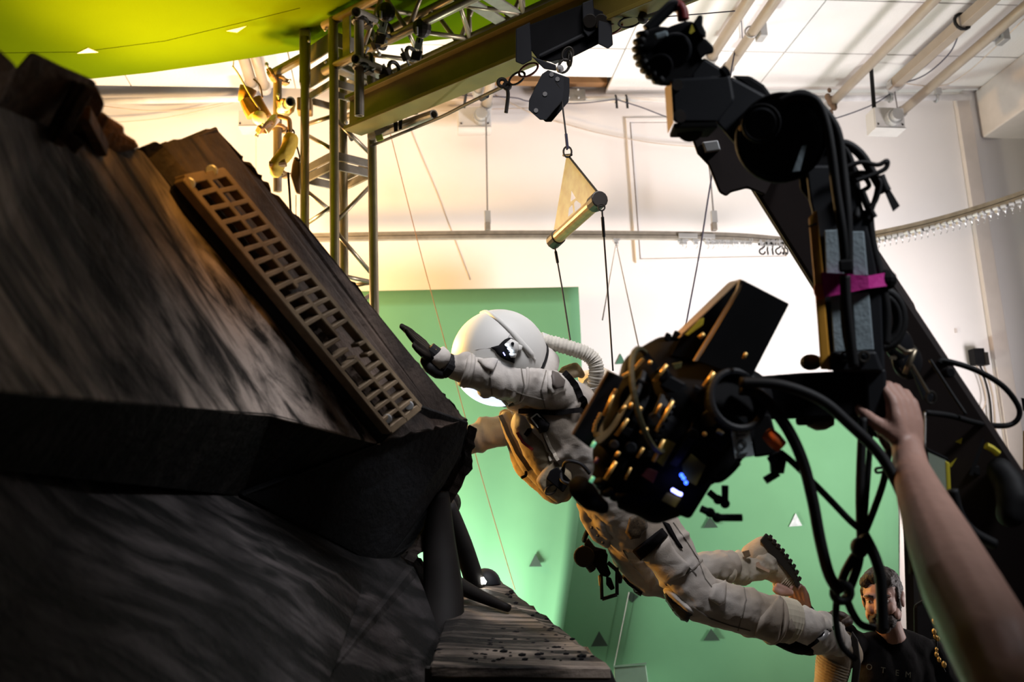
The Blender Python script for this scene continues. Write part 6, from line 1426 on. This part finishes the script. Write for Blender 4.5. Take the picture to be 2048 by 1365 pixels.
# cables that droop from the camera to the knots below
def drape(pp, r, label): wire('camera_cable', pp, None, r, M_RUBBER, label, 'cable', 'cables hanging from the camera rig', seg=10)
drape(((1480, 780, 1.88), (1520, 790, 1.88), (1570, 850, 1.88), (1604, 920, 1.88), (1625, 1000, 1.88), (1640, 1080, 1.88), (1658, 1150, 1.88), (1680, 1185, 1.88)), .0115, 'thickest cable sweeping from the focus drum down to the lower knot')
drape(((1480, 765, 1.86), (1560, 770, 1.86), (1640, 800, 1.86), (1700, 850, 1.86), (1760, 910, 1.86), (1800, 980, 1.84), (1826, 1060, 1.82), (1830, 1150, 1.80)), .011, 'cable arching under the cross arm and past the wrist')
drape(((1560, 905, 1.89), (1590, 930, 1.89), (1650, 990, 1.90), (1700, 1042, 1.90), (1722, 1060, 1.90)), .007, 'cable slanting from the orange plug to the upper knot')
drape(((1726, 836, 1.95), (1722, 920, 1.94), (1720, 1000, 1.93), (1722, 1080, 1.92)), .009, 'left of three upright cables under the cross arm')
drape(((1742, 836, 1.95), (1738, 920, 1.94), (1732, 1000, 1.93), (1726, 1080, 1.92)), .006, 'middle of three upright cables under the cross arm')
drape(((1778, 900, 1.95), (1768, 960, 1.94), (1748, 1020, 1.93), (1728, 1070, 1.92)), .007, 'right of three upright cables under the cross arm')
drape(((1722, 1095, 1.92), (1704, 1120, 1.92), (1688, 1150, 1.92), (1680, 1180, 1.92)), .009, 'left strand between the two knots')
drape(((1722, 1095, 1.92), (1716, 1130, 1.92), (1706, 1160, 1.92), (1694, 1190, 1.92)), .009, 'right strand between the two knots')
drape(((1728, 1070, 1.90), (1748, 1110, 1.90), (1760, 1150, 1.90), (1764, 1200, 1.90), (1766, 1260, 1.90)), .011, 'cable falling across the head of the crouching man')
drape(((1674, 1190, 1.92), (1672, 1240, 1.92), (1682, 1290, 1.92), (1710, 1320, 1.92)), .007, 'cable dropping from the lower knot past the boot')
drape(((1690, 1190, 1.92), (1704, 1225, 1.92), (1722, 1250, 1.92), (1750, 1258, 1.92)), .008, 'cable looping from the lower knot across the beard')
t = thing('cable_knot', 'round black ball of tape where the hanging cables meet', 'knot')
bm = BM(); ball(bm, P(1719, 1096, 1.90), .018, 1, 1, 1.15, u=16, v=10); link('ball', bm, M_RUBBER, t, smooth=True)
t = thing('cable_knot', 'ring of black webbing tying the cables lower down', 'knot')
bm = BM(); torus(bm, P(1684, 1186, 1.90), FWD, .017, .009, 20, 8); link('ring', bm, M_RUBBER, t, smooth=True)
wire('camera_cable', ((1765, 838, 1.97), (1760, 870, 1.97), (1775, 900, 1.97)), None, .006, mat('brown_cable', (.06, .03, .02), .6), 'brown cable dangling under the end of the cross arm')
wire('wire_loop', ((1768, 936, 1.95), (1752, 938, 1.95), (1754, 946, 1.95), (1768, 944, 1.95)), None, .003, M_RUBBER, 'tiny wire loop left of the wrist')
# lettering
def letters(txt, name, c, right, up, size, m, parent, ext=.0006):
    cu = bpy.data.curves.new(name, 'FONT'); cu.body = txt; cu.size = size; cu.extrude = ext; cu.align_x = 'CENTER'; cu.align_y = 'CENTER'
    o = bpy.data.objects.new(name + '_tmp', cu); COL.objects.link(o)
    dg = bpy.context.evaluated_depsgraph_get(); me = bpy.data.meshes.new_from_object(o.evaluated_get(dg)); bpy.data.objects.remove(o)
    r = Vector(right).normalized(); u = Vector(up); u = (u - r * u.dot(r)).normalized()
    me.transform(Matrix.Translation(c) @ Matrix((r, u, r.cross(u))).transposed().to_4x4()); me.materials.clear(); me.materials.append(m)
    q = bpy.data.objects.new(name, me); COL.objects.link(q); q.parent = parent; return q
letters('TOTEM', 'lettering', P(1483, 873, 1.8835), P(1474, 833, 1.89) - P(1484, 910, 1.89), P(1450, 870, 1.89) - P(1490, 866, 1.89), .026, M_INK, t_)
# ================================================================== THE MAN AND THE OPERATOR
def head(parent, c, fwd, up, sc=1.0, beard=True):
    f = Vector(fwd).normalized(); u = Vector(up); u = (u - f * u.dot(f)).normalized(); l = u.cross(f)
    def L(x, y, z): return Vector(c) + (f * x + l * y + u * z) * sc
    R = Matrix((f, l, u)).transposed()
    bm = BM()
    def eb(x, y, z, a, b_, d): ball(bm, L(x, y, z), sc, a, b_, d, R, 20, 14)
    eb(-.012, 0, .030, .096, .076, .086); eb(.028, 0, -.015, .066, .062, .080); eb(.040, 0, -.068, .046, .045, .044); eb(.066, 0, -.096, .026, .027, .020)
    for s in (1, -1):
        eb(.060, .034 * s, -.028, .030, .026, .030); eb(.076, .030 * s, .022, .020, .030, .012); eb(.02, .056 * s, -.06, .04, .016, .03)
        eb(-.012, .078 * s, -.012, .020, .009, .032); eb(-.018, .082 * s, .008, .016, .008, .018)
    tube(bm, [L(.086, 0, .012), L(.100, 0, -.014), L(.112, 0, -.034)], [.010 * sc, .011 * sc, .015 * sc], 10)
    eb(.108, 0, -.036, .012, .016, .010); eb(.090, 0, -.066, .012, .024, .009); eb(.088, 0, -.078, .011, .020, .008)
    tube(bm, [L(-.010, 0, -.06), L(-.028, 0, -.12), L(-.040, 0, -.18)], [.056 * sc, .054 * sc, .062 * sc], 18)
    o = link('head', bm, M_SKIN, parent, smooth=True); rm = o.modifiers.new('remesh', 'REMESH'); rm.mode = 'VOXEL'; rm.voxel_size = .0045; rm.use_smooth_shade = True; sm = o.modifiers.new('smooth', 'SMOOTH'); sm.iterations = 4
    for s in (1, -1):
        b2 = BM(); ball(b2, L(.080, .031 * s, .002), .0115 * sc, u=14, v=10); e = link('eye', b2, M_EYE, o, smooth=True)
        b2 = BM(); ball(b2, L(.0885, .032 * s, .002), .0052 * sc, u=12, v=8); link('iris', b2, M_IRIS, o, smooth=True)
        b2 = BM(); tube(b2, [L(.097, .012 * s, .022), L(.098, .030 * s, .028), L(.086, .050 * s, .024)], [.0045 * sc, .005 * sc, .003 * sc], 8); link('eyebrow', b2, M_HAIR, o, smooth=True)
        b2 = BM(); tube(b2, [L(.086, .018 * s, .011), L(.0905, .032 * s, .0125), L(.083, .046 * s, .009)], .0035 * sc, 8); link('eyelid', b2, M_SKIN, o, smooth=True)
    # hair: cap with a raised front and short sides
    b2 = BM()
    def hb(x, y, z, a, b_, d): ball(b2, L(x, y, z), sc, a, b_, d, R, 20, 14)
    hb(-.022, 0, .050, .096, .080, .082); hb(.040, 0, .098, .045, .056, .028); hb(-.065, 0, .005, .048, .064, .075)
    for s in (1, -1): hb(-.022, .068 * s, .028, .046, .014, .050); hb(.018, .071 * s, .020, .012, .008, .035); hb(.050, .045 * s, .078, .028, .024, .026)
    h = link('hair', b2, M_HAIR, o, smooth=True); rm = h.modifiers.new('remesh', 'REMESH'); rm.mode = 'VOXEL'; rm.voxel_size = .005; rm.use_smooth_shade = True
    tx = bpy.data.textures.new('locks', 'CLOUDS'); tx.noise_scale = .018; dp = h.modifiers.new('locks', 'DISPLACE'); dp.texture = tx; dp.strength = .012; dp.texture_coords = 'GLOBAL'
    if beard:
        b2 = BM()
        def bb2(x, y, z, a, b_, d): ball(b2, L(x, y, z), sc, a, b_, d, R, 16, 10)
        bb2(.070, 0, -.104, .034, .036, .030); bb2(.098, 0, -.054, .012, .028, .008)
        for s in (1, -1):
            bb2(.055, .036 * s, -.084, .040, .018, .030); bb2(.022, .058 * s, -.062, .030, .012, .032); bb2(.012, .068 * s, -.030, .013, .008, .030); bb2(.088, .026 * s, -.072, .014, .010, .020)
        bb2(.092, 0, -.094, .016, .022, .014)
        h = link('beard', b2, M_BEARD, o, smooth=True); rm = h.modifiers.new('remesh', 'REMESH'); rm.mode = 'VOXEL'; rm.voxel_size = .005; rm.use_smooth_shade = True
        tx = bpy.data.textures.new('curls', 'CLOUDS'); tx.noise_scale = .012; dp = h.modifiers.new('locks', 'DISPLACE'); dp.texture = tx; dp.strength = .010; dp.texture_coords = 'GLOBAL'
    return o
man = thing('person', 'bearded dark-haired man in black t-shirt crouching to hold the boots', 'person')
MD = 4.12
hc = P(1764, 1197, MD)
mh = head(man, hc, (-.62, -.74, -.10), (-.05, -.02, 1), 1.02)
sh_r, sh_l = P(1712, 1296, MD), P(1866, 1312, MD + .08)
tors = [[(P(1782, 1288, MD + .02), .075), (P(1788, 1330, MD + .04), .115), (P(1794, 1420, MD + .06), .125), (P(1798, 1520, MD + .08), .12)],
        [(P(1745, 1296, MD), .070), (P(1752, 1350, MD), .10), (P(1765, 1440, MD + .03), .11)], [(P(1828, 1300, MD + .06), .068), (P(1830, 1360, MD + .07), .10), (P(1822, 1440, MD + .08), .11)],
        [(sh_l, .070), (P(1900, 1390, MD + .05), .056), (P(1905, 1450, MD), .050)], [(sh_r, .070), (P(1690, 1272, MD - .06), .056), (P(1672, 1262, MD - .10), .050)], [(P(1775, 1276, MD + .04), .060), (P(1840, 1296, MD + .06), .055)]]
# right arm reaching up to the raised boot, left arm folded under the near boot
tors.append([(sh_r, .065), (P(1672, 1284, MD + .10), .052), (P(1640, 1268, MD + .10), .044), (P(1610, 1222, MD), .036)])
tors.append([(P(1905, 1450, MD), .050), (P(1830, 1430, MD - .14), .044), (P(1760, 1400, MD - .18), .036)])
shirt = flesh('t_shirt', tors, M_SHIRT, man, .011, 5, .016, .07)
bt3 = bvh_of(shirt)
# trousers down to the floor, kneeling
hp_ = P(1798, 1530, MD + .08); kz = .12
flesh('trousers', [[(hp_, .12), (Vector((hp_.x - .10, hp_.y - .30, .34)), .085), (Vector((hp_.x - .12, hp_.y - .42, kz)), .065), (Vector((hp_.x - .12, hp_.y - .05, .07)), .055)], [(hp_, .12), (Vector((hp_.x + .14, hp_.y - .22, .45)), .085), (Vector((hp_.x + .16, hp_.y - .32, .30)), .065), (Vector((hp_.x + .16, hp_.y - .28, .07)), .055)]], M_SHIRT, man, .014, 4)
hand('hand', P(1606, 1212, 4.08), P(1590, 1172, 4.06) - P(1606, 1212, 4.08), (-.7, -.6, .2), M_SKIN, man, 1.0, (.5, .7, .5), .05, .9, -1)
hand('hand', P(1690, 1246, 3.98), P(1648, 1226, 3.92) - P(1690, 1246, 3.98), (.1, -.4, -1), mat('dark_glove', (.05, .032, .024), .7), man, 1.05, (.25, .4, .3), .05, .4, 1)
flesh('finger_wrap', [C_((1552, 1180, 4.0, .016), (1562, 1186, 3.99, .018), (1580, 1186, 3.99, .016)), C_((1556, 1172, 4.0, .013), (1572, 1180, 3.99, .014))], M_SKIN, man, .005, 3)
for ch, x, y in (('T', 1716, 1331), ('O', 1740, 1335), ('T', 1765, 1341), ('E', 1791, 1347), ('M', 1814, 1350)):
    c = onbody(bt3, x, y, .009, MD); nr = bt3.find_nearest(c)[1]
    letters(ch, 'letter', c, P(x + 20, y + 3, MD) - P(x, y, MD), (0, 0, 1), .034, M_LETTER, man)
# the operator: forearm and hand in front, the rest of him outside the frame
op = thing('person', 'operator whose bare forearm reaches in from the right to grip the cross arm', 'person')
arm = [C_((1816, 900, 1.93, .031), (1822, 940, 1.88, .036), (1845, 1000, 1.76, .045), (1880, 1080, 1.62, .055), (1926, 1180, 1.46, .061), (1990, 1300, 1.32, .062), (2020, 1380, 1.26, .054)),
       C_((2020, 1380, 1.26, .054), (2150, 1460, 1.18, .058), (2330, 1520, 1.10, .066))]
hw = P(1815, 895, 1.94)
hch = hand(None, hw, P(1802, 790, 1.97) - hw, (-.42, .90, 0), M_SKIN, op, 1.08, (.45, .95, .7), .07, .9, 1)
flesh('arm', arm + hch, M_SKIN, op, .0052, 4)
ox = P(2420, 1560, 1.10); ox.z = 1.18
shp = [[(P(2330, 1520, 1.10), .080), (ox + Vector((.05, -.02, .12)), .085), (ox + Vector((.22, -.05, .20)), .07)], [(ox + Vector((.10, -.05, .05)), .13), (ox + Vector((.10, -.06, -.25)), .14), (ox + Vector((.10, -.06, -.45)), .14)], [(ox + Vector((.26, -.10, .05)), .13), (ox + Vector((.24, -.10, -.25)), .14), (ox + Vector((.22, -.10, -.45)), .14)], [(ox + Vector((.22, -.05, .16)), .07), (ox + Vector((.40, -.12, .08)), .075), (ox + Vector((.44, -.12, -.25)), .055), (ox + Vector((.40, .02, -.48)), .045)]]
flesh('t_shirt', shp, M_SHIRT, op, .014, 5, .012)
flesh('trousers', [[(ox + Vector((.12, -.06, -.45)), .13), (Vector((ox.x + .08, ox.y - .04, .42)), .08), (Vector((ox.x + .08, ox.y - .08, .06)), .06)], [(ox + Vector((.22, -.10, -.45)), .13), (Vector((ox.x + .27, ox.y - .10, .42)), .08), (Vector((ox.x + .28, ox.y - .14, .06)), .06)]], M_SHIRT, op, .014, 4)
head(op, ox + Vector((.20, -.03, .44)), (-.5, .86, .05), (0, 0, 1), 1.0, False)
# gold glints of strip lights, put in as brass balls on a cord
t = thing('glint_string', 'string of brass balls standing for gold strip lights behind the man', 'fittings')
for x, y, r in ((1873, 1228, .010), (1879, 1238, .009), (1869, 1243, .013), (1868, 1264, .011), (1870, 1274, .009), (1876, 1278, .010), (1873, 1300, .008), (1873, 1310, .010), (1878, 1320, .010), (1888, 1330, .012)):
    bm = BM(); ball(bm, P(x, y, 3.9), r, .8, .8, 1.2, u=12, v=8); link('fitting', bm, M_BRASS, t, smooth=True)
bm = BM(); tube(bm, px_path([(1872, 1215, 3.91), (1872, 1260, 3.91), (1875, 1310, 3.91), (1890, 1345, 3.91)]), .004, 6); link('cord', bm, M_RUBBER, t)
t = thing('dark_cabinet', 'black padded case standing behind the man against the drape', 'case')
bm = BM(); slab(bm, [(1826, 1210), (1862, 1190), (1888, 1220), (1900, 1440), (1830, 1440)], 4.6, .3); link('body', bm, M_BLACK, t, bevel=.02)
